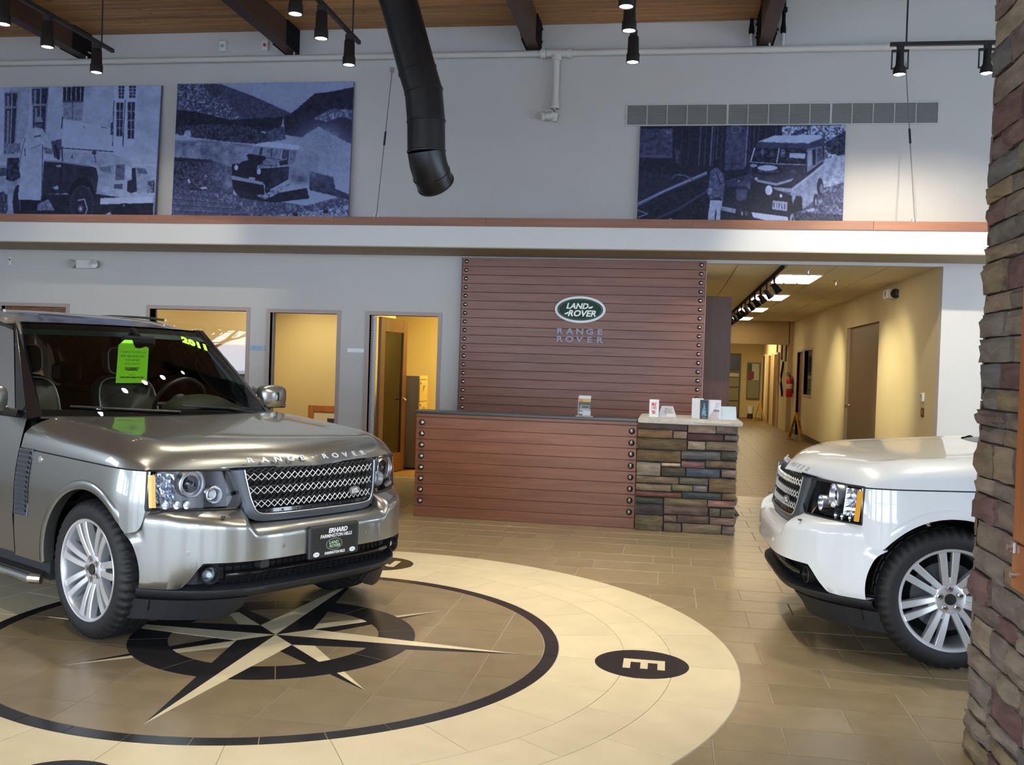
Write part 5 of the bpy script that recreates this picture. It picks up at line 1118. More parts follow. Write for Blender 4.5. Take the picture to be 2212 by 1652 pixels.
p.poly([(984, 656), (1008, 642), (1036, 668), (1042, 700), (1034, 764), (1020, 748), (984, 758), (974, 728)], .44, .22, 4); p.ell(1008, 632, 13, 14, .05); p.line([(1006, 660), (1026, 704)], 5, .15); p.poly([(970, 720), (990, 715), (992, 736), (975, 742)], .55, .2, 3)
p.poly([(984, 758), (1034, 760), (1026, 800), (1022, 866), (1006, 866), (1010, 800), (1006, 790), (998, 866), (982, 866), (976, 820)], .76, .14, 4)
poster('blue-toned photo panel of a man and a parked estate car, under the air grille', p, -.455, 2.02, 4.575, YW-.04, YW-.08)
# ================================================================== CARS
def Wd(x, z):
    b = .962
    if x > .05: b -= 4.5*(x-.05)**4.6
    if x < -3.2: b -= .06*((-3.2-x)/.85)**2
    return b-.28*max(0, z-.75)**1.5-.12*max(0, .6-z)**1.5
def ysurf(x, z):
    w = Wd(min(x, .47), z)
    return min(w, ((.845-x)/.665)**.2294) if x > .32 else w
def archx(z): return math.sqrt(max(ARCH**2-(z-AZ)**2, 0))
def wingbot(x):
    t = min(max((x-.366)/.097, 0), 1); return .620+.016*t+.104*t**7
def xe(y): return .74-.411*abs(y)**2.72                 # plan curve of the bonnet edge
def xf(y, z): return xe(y)+.02*(.945-z)/.2              # lamp and grille face
def bx(y): return .845-.665*abs(y)**4.36                # plan curve of the bumper
def zgap(x): return .945+.0225*(.457-x)                 # bonnet to wing gap
def htop(e): return .945+.115*(1-math.exp(-e/.09))+.08*e
def lerp(a, b, t): return a+(b-a)*t
def sstep(t): t = min(max(t, 0), 1); return t*t*(3-2*t)
def interp(x, pts):
    for (x0, y0), (x1, y1) in zip(pts, pts[1:]):
        if x <= x1: return lerp(y0, y1, (x-x0)/(x1-x0)) if x > x0 else y0
    return pts[-1][1]
HR = [0, .15, .3, .45, .58, .68, .75, .80, .84, .87, .895, .92, .94, .96, .975, .988, 1.0]
HR = [-r for r in HR[:0:-1]]+HR
HT = [0, .08, .18, .3, .42, .54, .64, .72, .79, .84, .88, .91, .935, .955, .97, .982, .992, 1.0]
def hood_pt(r, t):
    ar = abs(r); x1 = xe(ar*.872); x0 = -.41-.36*ar**3
    x = lerp(x0, x1, t); e = x1-x; zg = zgap(x)
    y = r*Wd(x, zg)
    pf = (1-ar**11)**(1/2.3) if ar < 1 else 0
    z = zg+(htop(e)-zg)*pf+.014*math.exp(-((ar-.83)/.06)**2)*sstep(e/.35)
    return (x, y, z)
TYR_R = .374
ARCH = .438; AZ = .372
def wheel_proto(paint_name):
    """tyre mesh with rim, spokes, nuts as data, axis along +y (outward)"""
    d = {}
    N = 96; prof = [(.262, .095), (.272, .118), (.30, .1275), (.325, .1255), (.347, .118), (.362, .105), (TYR_R-.004, .092), (TYR_R, .075), (TYR_R, .04), (TYR_R-.008, .036), (TYR_R-.008, .028), (TYR_R, .024), (TYR_R, 0)]
    prof = prof+[(r, -h) for r, h in prof[-2::-1]]
    rows = []
    for k in range(N*2):
        a = math.pi*k/N; row = []
        for i, (r, h) in enumerate(prof):
            if r > .34 and abs(h) > .05 and (k % 4) < 2: r -= .009 if abs(h) < .11 else .005
            if r > .37 and abs(h) < .03 and (k % 6) < 1: r -= .007
            row.append((r*math.cos(a), h, r*math.sin(a)))
        rows.append(row)
    d['tyre'] = MB().grid(rows, closed_u=True, flip=True).mesh('wheel', RUBBER, 30)
    rim = mat('alloy_silver', (.68, .69, .71), .32, metal=.55, coat=.5)
    rp = [(.268, .108), (.276, .116), (.272, .122), (.262, .120), (.256, .112), (.252, .095), (.248, .02), (.235, -.05), (.245, -.11)]
    d['rim'] = MB().lathe([(r, h) for r, h in rp], (0, 0, 0), (0, 1, 0), 64).mesh('rim', rim, 35)
    hub = MB().lathe([(0, .088), (.028, .088), (.033, .083), (.07, .086), (.083, .080), (.086, .055), (.08, .0)], (0, 0, 0), (0, 1, 0), 40)
    d['hub'] = hub.mesh('hub', rim, 35)
    sp = MB()
    for s in (-1, 1):
        w0, w1, o0, o1 = .0155, .0200, .0185, .0360
        for (ra, rb, ha, hb) in ((.072, .262, .082, .112),):
            P = []
            for t in (0, .25, .5, .75, 1):
                r = lerp(ra, rb, t); h = ha+.012*math.sin(t*math.pi)*.6+(hb-ha)*t; w = lerp(w0, w1, t); o_ = s*lerp(o0, o1, t)
                P.append([(o_-w, h-.055+.02*t, r), (o_-w, h-.004, r), (o_-w+.004, h, r), (o_+w-.004, h, r), (o_+w, h-.004, r), (o_+w, h-.055+.02*t, r)])
            sp.grid(P, flip=False)
    sp.add([(-.03, .078, .07), (.03, .078, .07), (.03, .074, .115), (-.03, .074, .115)], [(0, 1, 2, 3)])
    d['spoke'] = sp.mesh('spoke', rim, 40)
    d['nut'] = MB().lathe([(.014, 0), (.014, .012), (.011, .018), (0, .019)], (0, .078, 0), (0, 1, 0), 6).mesh('lug_nut', CHROME)
    d['socket'] = MB().lathe([(.019, .0867), (.017, .082), (0, .080)], (0, 0, 0), (0, 1, 0), 16).mesh('nut_recess', mat('nut_shadow', (.12, .12, .13), .5))
    d['cap'] = MB().lathe([(.031, .086), (.029, .093), (0, .095)], (0, 0, 0), (0, 1, 0), 24).mesh('centre_cap', BLACK)
    d['disc'] = MB().cyl((0, -.01, 0), (0, .01, 0), .185, n=40).mesh('brake_disc', mat('brake_iron', (.16, .16, .17), .45, metal=.8))
    d['cal'] = MB().cbox(-.20, -.11, -.05, .035, -.09, .09, .01).mesh('brake_caliper', mat('caliper', (.10, .11, .13), .5, metal=.4))
    d['liner'] = MB().cyl((0, -.06, 0), (0, -.055, 0), .25, n=40).mesh('wheel_back', BLACKM)
    return d
WHEEL = wheel_proto('w')
def add_wheel(T, x, s, turn=0.0, spin=0.0):
    w = link('wheel', WHEEL['tyre'], T); w.location = (x, s*.817, TYR_R); w.rotation_euler = (0, spin, (0 if s > 0 else math.pi)+turn)
    link('rim', WHEEL['rim'], w); link('hub', WHEEL['hub'], w)
    for k in range(7): link('spoke', WHEEL['spoke'], w).rotation_euler.y = 2*math.pi*k/7
    for k in range(5):
        a = 2*math.pi*k/5+.3
        for nm in ('nut', 'socket'): link({'nut': 'lug_nut', 'socket': 'nut_recess'}[nm], WHEEL[nm], w).location = (.057*math.cos(a), .0005, .057*math.sin(a))
    link('centre_cap', WHEEL['cap'], w); link('brake_disc', WHEEL['disc'], w); link('brake_caliper', WHEEL['cal'], w); link('wheel_back', WHEEL['liner'], w)
def build_car(name, label, pose, paint, seed=0, plate=True, spin=0.0):
    T = thing(name, label, 'car', (pose[0], pose[1], 0.003), R(pose[2]))
    SEAM = mat('panel_gap', (.004, .004, .004), .8)
    TRIMG = mat('grille_surround_grey', (.10, .115, .135), .33, metal=.5)
    # ---- bonnet
    P = [[hood_pt(r, t) for t in HT] for r in HR]
    for row in P:
        x, y, z = row[-1]; row += [(x-.004, y, z-.006), (x-.03, y*.985, z-.012)]
    m = MB().grid(P, flip=True)
    for s in (-1, 1):
        e = P[-1] if s > 0 else P[0]
        m.grid([[p, (p[0], p[1]-s*.025, p[2]-.004)] for p in e], flip=(s < 0))
    HOOD = m.build('bonnet', paint, T, 50)
    # ---- front wings
    for s in (-1, 1):
        xs = [-.778, -.73, -.66, -.60, -.54, -.49, -.455]+[ARCH*math.cos(a)*-1 for a in np.linspace(.02, math.pi-.50, 34)]
        xs = [x for x in xs if x < .364]+[.368, .385, .40, .415, .43, .44, .447, .453, .458, .462, .465]
        cols = []
        for x in xs:
            zt = min(zgap(x), .945+.3*max(0, .47-x))-.007
            if abs(x) < ARCH: zb = AZ+math.sqrt(ARCH*ARCH-x*x)
            else: zb = .345
            if x > .34: zb = max(zb, wingbot(x))
            zb = min(zb, zt-.01); col = []
            if abs(x) < ARCH+.01 or x > .36: col.append((x, s*(Wd(x, zb)-.06), zb+.004))
            else: col.append((x, s*(Wd(x, zb)-.05), zb-.004))
            for k in range(13):
                z = lerp(zb, zt, k/12); col.append((x, s*Wd(x, z), z))
            col.append((x, s*(Wd(x, zt)-.03), zt-.002)); cols.append(col)
        WING = MB().grid(cols, flip=(s > 0)).build('front_wing', paint, T, 40)
        # flared lip round the wheel arch
        ang = np.linspace(R(36), R(182), 50); rows = []
        for a in ang:
            c, sn = math.cos(a), math.sin(a); row = []
            for r_, dy in ((ARCH-.004, -.05), (ARCH-.003, .002), (ARCH+.004, .0055), (ARCH+.040, .0055), (ARCH+.048, -.001)):
                x, z = r_*c, AZ+r_*sn; row.append((x, s*(ysurf(x, max(z, .3))+dy), z))
            rows.append(row)
        MB().grid(rows, flip=(s < 0)).build('arch_lip', paint, T, 40)
        # dark gap strip under the bonnet edge
        rows = [[(x, s*(Wd(x, zgap(x))-.012), zgap(x)+d) for d in (-.022, .016)] for x in np.linspace(-.77, .432, 24)]
        MB().grid(rows, flip=(s > 0)).build('gap_strip', SEAM, T)
        # side vent with louvre
        rows = [[(x, s*(Wd(x, z)+.003), z) for z in np.linspace(.592, .968+.0*x, 8)] for x in (-.765, -.70, -.655, -.612)]
        V = MB().grid(rows, flip=(s > 0)).build('side_vent', mat('vent_grey', (.085, .092, .105), .4, metal=.4), T, 40)
        fr = MB().tube([(-.765, s*(Wd(-.7, .592)+.004), .592), (-.612, s*(Wd(-.62, .592)+.004), .592), (-.612, s*(Wd(-.62, .97)+.004), .972), (-.765, s*(Wd(-.7, .97)+.004), .968)], .004, 6, closed=True).build('vent_frame', TRIMG, V)
        for k in range(13):
            z = .612+k*.0275
            MB().add([(-.758, s*(Wd(-.7, z)+.006), z+.016), (-.64, s*(Wd(-.7, z)+.006), z+.016), (-.62, s*(Wd(-.7, z)+.013), z+.006), (-.62, s*(Wd(-.7, z)+.013), z), (-.758, s*(Wd(-.7, z)+.013), z)], [(0, 1, 2, 3, 4) if s < 0 else (4, 3, 2, 1, 0)]).build('louvre', mat('vent_dark', (.03, .032, .038), .4, metal=.4), V)
        MB().lathe([(.020, 0), (.017, .006), (0, .007)], (-.515, s*Wd(-.515, .923), .923), (0, s, 0), 18).build('wing_badge', mat('badge_silver', (.55, .52, .52), .3, metal=.6), T)
        # wheel-arch liner
        rows = [[(.450*math.cos(a), s*y, AZ+.450*math.sin(a)) for y in (.50, .7, .835)] for a in np.linspace(R(-20), R(200), 26)]
        MB().grid(rows, flip=(s > 0)).build('arch_liner', BLACKM, T)
        rows = [[(-2.88+.46*math.cos(a), s*y, AZ+.46*math.sin(a)) for y in (.50, .7, .90)] for a in np.linspace(R(-20), R(200), 26)]
        MB().grid(rows, flip=(s > 0)).build('arch_liner', BLACKM, T)
        # doors and rear quarter
        def side(nm, xa, xb, zt=1.125):
            xs = list(np.linspace(xa, xb, 12))
            if nm == 'rear_quarter': xs = [-2.44]+[-2.88+ARCH*math.cos(a) for a in np.linspace(.02, math.pi-.02, 30)]+list(np.linspace(-3.34, xb, 9))
            cols = []
            for x in xs:
                zb = AZ+math.sqrt(max(0, ARCH**2-(x+2.88)**2)) if abs(x+2.88) < ARCH else .36
                col = [(x, s*(Wd(x, zb)-.05), zb)]+[(x, s*(Wd(x, lerp(zb, zt, k/11))+(.004 if .56 < lerp(zb, zt, k/11) < .60 else 0)), lerp(zb, zt, k/11)) for k in range(12)]+[(x, s*(Wd(x, zt)-.05), zt+.003)]
                cols.append(col)
            return MB().grid(cols, flip=(s < 0)).build(nm, paint, T, 40)
        FD = side('front_door', -.788, -1.77, 1.135); RD = side('rear_door', -1.78, -2.435); side('rear_quarter', -2.445, -4.02)
        for Dr, x in ((FD, -1.58), (RD, -2.25)):
            MB().tube([(x-.09, s*(Wd(x, .98)-.002), .98), (x-.085, s*(Wd(x, .98)+.035), .98), (x+.085, s*(Wd(x, .98)+.035), .98), (x+.09, s*(Wd(x, .98)-.002), .98)], .013, 8).build('door_handle', paint, Dr)
        MB().box(-2.42, -.46, s*.88-.02, s*.88+.02, .24, .36).build('sill', DARKGREY, T)
        MB().tube([(-2.40, s*.95, .255), (-2.36, s*.985, .258), (-.50, s*.985, .258), (-.46, s*.95, .255)], .030, 12).build('running_board', STEEL, T)
        MB().box(-2.36, -.50, s*.955-.05, s*.955+.035, .272, .286).build('step_tread', DARKGREY, T)
        # greenhouse: pillars and glass
        def gp(x, t):   # point on the side plane: t 0 at belt, 1 at roof rail
            return (x, s*lerp(Wd(min(x, -.8), 1.13)-.015, .665, t), lerp(1.13, 1.725, t))
        PB = GLOSSBLACK
        def quad(nm, pts, m_, th=.02, parent=T):
            q = [Vector(p) for p in pts]; n = (q[1]-q[0]).cross(q[2]-q[0]).normalized()
            if n.y*s < 0: n = -n
            b = [p-n*th for p in q]; mb = MB().add(q+b, [(0, 1, 2, 3), (7, 6, 5, 4), (0, 4, 5, 1), (1, 5, 6, 2), (2, 6, 7, 3), (3, 7, 4, 0)]); return mb.build(nm, m_, parent)
        wsb = (-.775, s*.81, 1.150); wst = (-1.425, s*.640, 1.712)
        quad('a_pillar', [wsb, (-.80, s*.885, 1.135), (-1.395, s*.69, 1.718), wst], PB, .025)
        quad('a_pillar', [(-.80, s*.886, 1.132), gp(-.95, 0), gp(-1.46, 1), (-1.395, s*.691, 1.720)], PB, .03)
        quad('side_window', [gp(-.96, 0), gp(-1.72, 0), gp(-1.72, .98), gp(-1.47, .98)], FRONTGLASS, .006)
        quad('b_pillar', [gp(-1.72, 0), gp(-1.83, 0), gp(-1.83, 1), gp(-1.72, 1)], PB, .03)
        quad('side_window', [gp(-1.83, 0), gp(-2.66, 0), gp(-2.66, .98), gp(-1.83, .98)], SIDEGLASS, .006)
        quad('c_pillar', [gp(-2.66, 0), gp(-2.80, 0), gp(-2.80, 1), gp(-2.66, 1)], PB, .03)
        quad('side_window', [gp(-2.80, 0), gp(-3.72, 0), gp(-3.66, .98), gp(-2.80, .98)], SIDEGLASS, .006)
        quad('d_pillar', [gp(-3.72, 0), (-4.0, s*.86, 1.13), (-3.86, s*.65, 1.70), gp(-3.66, 1)], PB, .03)
        MB().tube([gp(-.93, 0.02), gp(-2.5, 0.02), gp(-3.9, 0.02)], .012, 6).build('belt_trim', BLACK, T)
        # door mirror
        mc = Vector((-1.02, s*1.035, 1.245)); rows = []
        for k in range(9):
            a = k/8; w = .125*math.sin(math.pi*(.08+.86*a))**.35 if 0 < k < 8 else .02
            rows.append([mc+Vector((.075-.16*0-a*0+.0, 0, 0))*0+Vector((lerp(.085, -.07, a), w*math.copysign(abs(math.cos(q))**.6, math.cos(q)), .085*math.copysign(abs(math.sin(q))**.6, math.sin(q))*(w/.125)**.5)) for q in np.linspace(0, 2*math.pi, 25)])
        MIR = MB().grid(rows).build('door_mirror', paint, T, 60)
        MB().tube([(-.93, s*.88, 1.16), (-.98, s*.94, 1.17), (-1.0, s*1.0, 1.18)], .025, 8).cbox(-1.09, -.965, s*1.035-.118, s*1.035+.118, 1.158, 1.195, .012).build('mirror_base', BLACK, MIR)
        MB().cbox(-1.098, -1.092, s*1.035-.105, s*1.035+.105, 1.175, 1.315, .002).build('mirror_glass', CHROME, MIR)
    # ---- front bumper
    fine = [(.9485*k/400) for k in range(401)]; L = [0]
    for a, b in zip(fine, fine[1:]): L.append(L[-1]+math.hypot(b-a, bx(b)-bx(a)))
    ys = [0]
    for k in range(1, 47):
        tl = L[-1]*k/46; i = next(q for q in range(401) if L[q] >= tl-1e-9); ys.append(fine[i])
    ys = sorted(set(ys+[.44, .452, .465, .475, .485, .50, .515, .53, .895, .90, .905, .91, .915, .92, .925, .93, .935, .68, .70, .72, .74, .76])); ys = [-y for y in ys[:0:-1]]+ys
    def bzt(y):
        a = abs(y)
        if a < .452: return .648
        if a < .515: return lerp(.648, .702, sstep((a-.452)/.063))
        if a < .53: return .702
        if a < .80: return lerp(.702, .722, (a-.53)/.27)
        yl = ((.845-archx(.64)-.004)/.665)**.2294; x = bx(.80+(a-.80)*(yl-.80)/(.9485-.80))
        return .727 if x > .464 else min(.727, wingbot(x)-.005)
    def bzb(y):
        a = abs(y); return .483 if a < .695 else lerp(.483, .345, sstep((a-.695)/.075))
    def bpt(y, z, out=0.0):
        zt = bzt(y); a = abs(y)
        if a > .80:
            yl = ((.845-archx(z)-.004)/.665)**.2294; y = math.copysign(.80+(a-.80)*(yl-.80)/(.9485-.80), y)
        x = bx(y)+out
        if z > zt-.05: x -= .034*((z-zt+.05)/.05)**2
        if z < .5: x -= lerp(.045, .012, sstep((a-.74)/.1))*((.5-z)/.16)**2
        return (x, y, z)
    cols = []
    for y in ys:
        zt, zb = bzt(y), bzb(y); a = abs(y); col = []
        q = bpt(y, zb); col.append((q[0]-.05, q[1]*.98, zb+.004)); col.append((q[0]-.006, q[1], zb-.003))
        for k in range(14): col.append(bpt(y, lerp(zb, zt, 1-(1-k/13)**1.4)))
        if zt > .70 or a < .6:
            yl = col[-1][1]*.993; back = max(xf(yl, .742)-.014, .0); zl = .7425 if a > .47 else .668; col.append((min(col[-1][0]-.012, lerp(col[-1][0], back, .3)), yl, lerp(zt, zl, .35)+.003)); col.append((back if a > .47 else .70, yl, zl))
        else:
            col.append((col[-1][0]-.004, col[-1][1]*.99, zt+.002)); col.append((col[-1][0]-.01, col[-1][1]*.96, zt+.001))
        cols.append(col)
    BUMP = MB().grid(cols, flip=False).build('front_bumper', paint, T, 45)
    for y in (-.30, .30, -.755, .755):
        q = bpt(y, .545 if abs(y) < .5 else .535, .0005); n = Vector((1, 0, 0)) if abs(y) < .5 else Vector((.62, math.copysign(.78, y), 0))
        MB().lathe([(.0120, -.002), (.0120, .0004), (.0108, .0006), (.0104, -.0003), (0, -.0002)], q, n, 18).build('parking_sensor', paint, BUMP)
    for s in (-1, 1): MB().cyl((.742, s*.615, .712), (.742, s*.615, .7185), .011, n=12).build('washer_jet', BLACK, BUMP)
    # ---- lower bumper: intake recess, gloss bar, lip, fog cavities
    ly = [y for y in ys if abs(y) <= .895]
    cols = []
    for y in ly:
        a = abs(y); x = bx(y); zb = bzb(y)
        rec = x-.16 if a < .60 else lerp(x-.16, x-.11, sstep((a-.60)/.1))
        cols.append([(rec+.04, y*.985, zb+.02), (rec, y*.975, zb-.02 if a < .7 else max(zb-.002, .358)), (rec, y*.975, .355), (x-.060, y*.985, .343), (x-.040, y*.99, .334), (x-.040, y*.99, .318), (x-.055, y*.985, .300), (x-.13, y*.96, .268), (x-.32, y*.93, .255)])
    LOW = MB().grid(cols, flip=True).build('lower_bumper', mat('lower_bumper_black', (.012, .014, .018), .5), T, 40)
    rows = []
    for y in np.linspace(-.58, .58, 40):
        x = bx(y)-.055; rows.append([(x-.03, y, .425), (x-.008, y, .422), (x, y, .412), (x-.006, y, .398), (x-.03, y, .392)])
    MB().grid(rows, flip=True).build('intake_bar', GLOSSBLACK, LOW, 60)
    ms = MB()
    for k in range(27): y = -.55+k*1.1/26; ms.box(bx(y)-.125, bx(y)-.115, y-.004, y+.004, .35, .47)
    for z in (.36, .375, .445, .46):
        ms.tube([(bx(y)-.118, y, z) for y in np.linspace(-.58, .58, 20)], .004, 5)
    stuff(ms.build('intake_mesh', BLACKM, LOW))
    MB().cyl((bx(.36)-.13, -.36, .44), (bx(.36)-.075, -.36, .44), .03, n=18).build('tow_cover', DARKGREY, LOW)
    for s in (-1, 1):
        fy = np.linspace(.43, .885, 9); fp = [(bx(y)-.10-.03*(y-.43), s*y) for y in fy]+[(bx(y)-.13-.03*(y-.43), s*y) for y in fy[::-1]]
        fp = fp if s > 0 else fp[::-1]
        fl = MB().prism(fp, .165, .275); fl.v = [(x-(.275-z)*.45, y, z+(.05*max(0, (.52-abs(y))/.09) if z < .2 else 0)) for x, y, z in fl.v]
        fl.build('air_flap', mat('flap_black', (.012, .013, .016), .55), LOW)
        F = MB().lathe([(.046, -.03), (.047, .012), (.042, .016), (.040, .002), (.036, -.03)], (.694, s*.652, .415), (1, s*.22, 0), 28).build('fog_lamp', BLACK, T, 35)
        MB().lathe([(.040, -.02), (.030, -.034), (0, -.04)], (.690, s*.652, .415), (1, s*.22, 0), 24).build('reflector', REFL, F, 60)
        MB().lathe([(.042, .001), (.03, .008), (0, .011)], (.690, s*.652, .415), (1, s*.22, 0), 24).build('lens', LENSGLASS, F, 60)
        MB().lathe([(.02, -.026), (.014, -.006), (0, -.004)], (.690, s*.652, .415), (1, s*.22, 0), 16).build('bulb_shield', mat('bulb_white', (.8, .85, .9), .2), F, 60)
    # ---- grille
    def outl(kind):
        if kind == 'o': pts = [(.527, .944), (.515, .90), (.478, .80), (.470, .75), (.462, .715), (.44, .69), (.405, .675), (.36, .668), (0, .668)]
        else: pts = [(.466, .944), (.460, .90), (.440, .80), (.425, .755), (.416, .735), (.402, .720), (.38, .712), (.34, .708), (0, .708)]
        return [(-y, z) for y, z in pts]+[(y, z) for y, z in pts[-2::-1]]
    O, I = outl('o'), outl('i'); rows = []
    for (yo, zo), (yi, zi) in zip(O, I):
        rows.append([(xf(yo, zo)-.03, yo, zo), (xf(yo, zo)+.004, yo, zo), (xf(yi, zi)+.016, lerp(yo, yi, .6), lerp(zo, zi, .6)), (xf(yi, zi)+.018, yi, zi), (xf(yi, zi)-.04, yi*.99, zi+.004)])
    rows2 = []
    for a, b in zip(rows, rows[1:]):
        rows2.append(a)
        if abs(a[0][1]-b[0][1]) > .2:
            for t in (.2, .4, .6, .8):
                r_ = [tuple(lerp(p, q, t) for p, q in zip(u, v)) for u, v in zip(a, b)]
                r_ = [(p[0]+(.411*abs(lerp(a[0][1], b[0][1], 1 if abs(b[0][1]) > abs(a[0][1]) else 0))**2.72)*0, p[1], p[2]) for p in r_]; rows2.append(r_)
    rows2.append(rows[-1])
    fx = []
    for r_ in rows2:
        if abs(r_[0][2]-.668) < .02 and abs(r_[0][1]) < .34:
            d = xf(r_[0][1], r_[0][2])-.03-r_[0][0]; r_ = [(p[0]+d, p[1], p[2]) for p in r_]
        fx.append(r_)
    GR = MB().grid(fx, flip=False).build('grille_surround', TRIMG, T, 50)
    MB().tube([(r_[3][0]+.002, r_[3][1], r_[3][2]) for r_ in fx], .0042, 8).build('chrome_trim', STEEL, GR, 60)
    rows = [[(xf(y, z)-.055, y, z) for z in (.70, .80, .87, .95)] for y in np.linspace(-.47, .47, 16)]
    MB().grid(rows, flip=False).build('grille_back', BLACKM, GR)
    rows = [[(xf(y, .72)+d, y, z) for d, z in ((-.03, .738), (.006, .734), (.008, .714), (-.02, .708))] for y in np.linspace(-.405, .405, 16)]
    LB = MB().grid(rows, flip=True).build('lower_rail', GLOSSBLACK, GR, 40)
    for k in range(8): MB().cyl((xf(-.35+k*.1, .725)+.006, -.35+k*.1, .722), (xf(-.35+k*.1, .725)+.012, -.35+k*.1, .722), .006, n=8).build('rail_bolt', DARKGREY, LB)
    def band(z0, z1, n, rr, m_, nm, dx, y0=.447):
        mb = MB()
        for ph in (0, 1):
            pts = []
            for k in range(2*n+1):
                y = -y0+2*y0*k/(2*n); z = z0 if (k+ph) % 2 == 0 else z1
                pts.append((xf(y, z)+dx, y, z))
            mb.tube(pts, rr, 5)
        return stuff(mb.build(nm, m_, GR))
    MESHS = mat('silver_mesh', (.80, .83, .88), .38, metal=.55)
    band(.886, .922, 11, .0030, MESHS, 'silver_mesh', .006, .450); band(.814, .850, 11, .0030, MESHS, 'silver_mesh', .008, .436); band(.744, .779, 11, .0030, MESHS, 'silver_mesh', .010, .414)
    DKM = mat('mesh_dark', (.022, .025, .030), .4, metal=.2)
    for z0, z1, y0 in ((.852, .886, .448), (.779, .813, .43), (.922, .945, .455)): band(z0, z1, 11, .0038, DKM, 'dark_mesh', -.010, y0)
    for z in (.887, .851, .814, .778): MB().tube([(xf(y, z)-.002, y, z) for y in np.linspace(-.45, .45, 20)], .004, 5).build('mesh_rib', DKM, GR)
    BM = frameM((xf(.262, .785)+.016, .262, .785), (-xe(.27)*0-.13, .99, 0), (0, 0, 1))
    BD = MB().prism(oval(.046, .024, 28), 0, .008, BM).build('oval_badge', mat('badge_grey', (.30, .32, .32), .25, metal=.6), GR, 30)
    text('badge_lettering', 'LAND', .017, PAPER, BD, BM @ Matrix.Translation((-.004, .006, .008)), .0006, 1.1, .0004, .2); text('badge_lettering', 'ROVER', .017, PAPER, BD, BM @ Matrix.Translation((.004, -.009, .008)), .0006, 1.1, .0004, .2)
    # ---- raised name on the bonnet nose
    for k, ch in enumerate('RANGE ROVER'):
        if ch == ' ': continue
        y = -.405+k*.081; r_ = y/.872; e = .034; x = xe(y)-e; z = htop(e)
        text('letter', ch, .046, mat('bonnet_letter', (.62, .64, .70), .35, metal=.3), HOOD, frameM((x+.002, y, z+.002), (-1.118*math.copysign(abs(y)**1.72, y), 1, 0), (-.72, 0, .72)), .003, 1.35, .0008)
    # ---- headlamps
    def yin(z): return .466+(.066*(min(1, (z-.835)/.11))**1.8 if z > .835 else .040*((.835-z)/.093)**2.4)
    for s in (-1, 1):
        rows = []; back = []; rim_ = []
        for u in np.linspace(0, 1, 22):
            r1 = []; r2 = []
            for z in np.linspace(.744, .945, 25):
                y = lerp(yin(z), .884-.06*(z-.744), u**.85); x = xf(y, z)
                r1.append((x, s*y, z)); bdx = .085 if u < .8 else .085*(1-u)/.2+.012
                r2.append((x-bdx, s*(y-(.02 if u > .9 else 0)), z))
            rows.append(r1); back.append(r2)
        HL = MB().grid(back, flip=(s < 0)).build('headlamp', mat('lamp_housing', (.012, .013, .017), .22), T, 50)
        edge = rows[0]+[r_[-1] for r_ in rows[1:]]+rows[-1][-2::-1]+[r_[0] for r_ in rows[-2:0:-1]]
        MB().tube([(p[0]-.003, p[1], p[2]) for p in edge], .0055, 6, closed=True).build('lamp_rim', BLACK, HL)
        MB().grid(rows, flip=(s < 0)).build('lens', LENSGLASS, HL, 60)
        px, pr = Vector((xf(.685, .88)-.075, s*.683, .872)), Vector((1, s*.12, 0))
        MB().lathe([(.070, -.01), (.072, .050), (.068, .054), (.064, .046), (.060, .010), (.052, .004), (.050, .03), (.046, .034), (.042, .020), (.036, .0)], px, pr, 40).build('projector_ring', REFL, HL, 40)
        MB().lathe([(.034, .0), (.034, .028), (.028, .034), (.026, .026), (.02, .03), (.01, .036), (0, .038)], px, pr, 28).build('projector_lens', mat('projector_glass', (.02, .022, .028), .06, coat=.8), HL, 50)
        px = Vector((xf(.60, .81)-.07, s*.583, .814))
        MB().lathe([(.046, -.01), (.047, .045), (.043, .048), (.039, .03), (.028, .006), (0, .0)], px, pr, 30).build('high_beam_ring', REFL, HL, 40)
        MB().lathe([(.024, .002), (.02, .018), (0, .026)], px, pr, 20).build('high_beam_lens', mat('clear_white', (.75, .8, .86), .05), HL, 50)
        rows = []
        for u in np.linspace(0, 1, 13):
            row = []
            for v in np.linspace(0, 1, 11):
                y = lerp(.765, .845, u); z = lerp(.775, .925, v); d = .02+.05*(1-(2*u-1)**2)*(1-.5*(2*v-1)**2)+.010*math.sin(u*30)*math.sin(v*19)
                row.append((xf(y, z)-d, s*y, z))
            rows.append(row)
        MB().grid(rows, flip=(s < 0)).build('turn_reflector', mat('facet_reflector', (.62, .66, .74), .18, metal=1.0), HL)
        for y in (.80, .755, .715):
            MB().lathe([(.020, .006), (.014, -.012), (0, -.018)], (xf(y, .765)-.03, s*y, .766), pr, 14).build('small_reflector', REFL, HL, 60)
        rows = [[(xf(y, z)+.0015, s*y, z) for z in np.linspace(.756, .922, 8)] for y in np.linspace(.847, .873, 5)]
        MB().grid(rows, flip=(s < 0)).build('side_marker', mat('amber_lens', (.95, .43, .012), .3, coat=.5), HL, 60)
    # ---- windscreen, cowl, wipers
    def ws(u, v, o_=0.0):
        w = lerp(.805, .640, v); y = u*w; xb = -.565-.215*u*u; xt = -1.37-.055*u*u
        x = lerp(xb, xt, v)+.018*math.sin(v*math.pi)+o_*.62; z = lerp(1.150, 1.716-.008*u*u, v)+.018*math.sin(v*math.pi)+o_*.78; return (x, y, z)
    U = np.linspace(-1, 1, 25); V = np.linspace(0, 1, 13)
    WS = MB().grid([[ws(u, v) for v in V] for u in U], flip=False).build('windscreen', WSGLASS, T, 70)
    MB().grid([[ws(u, v, -.006) for v in (.915, .96, 1.0)] for u in U], flip=False).build('top_band', BLACKM, WS)
    MB().grid([[ws(u, v, -.006) for v in (0, .03, .065)] for u in U], flip=False).build('lower_band', BLACKM, WS)
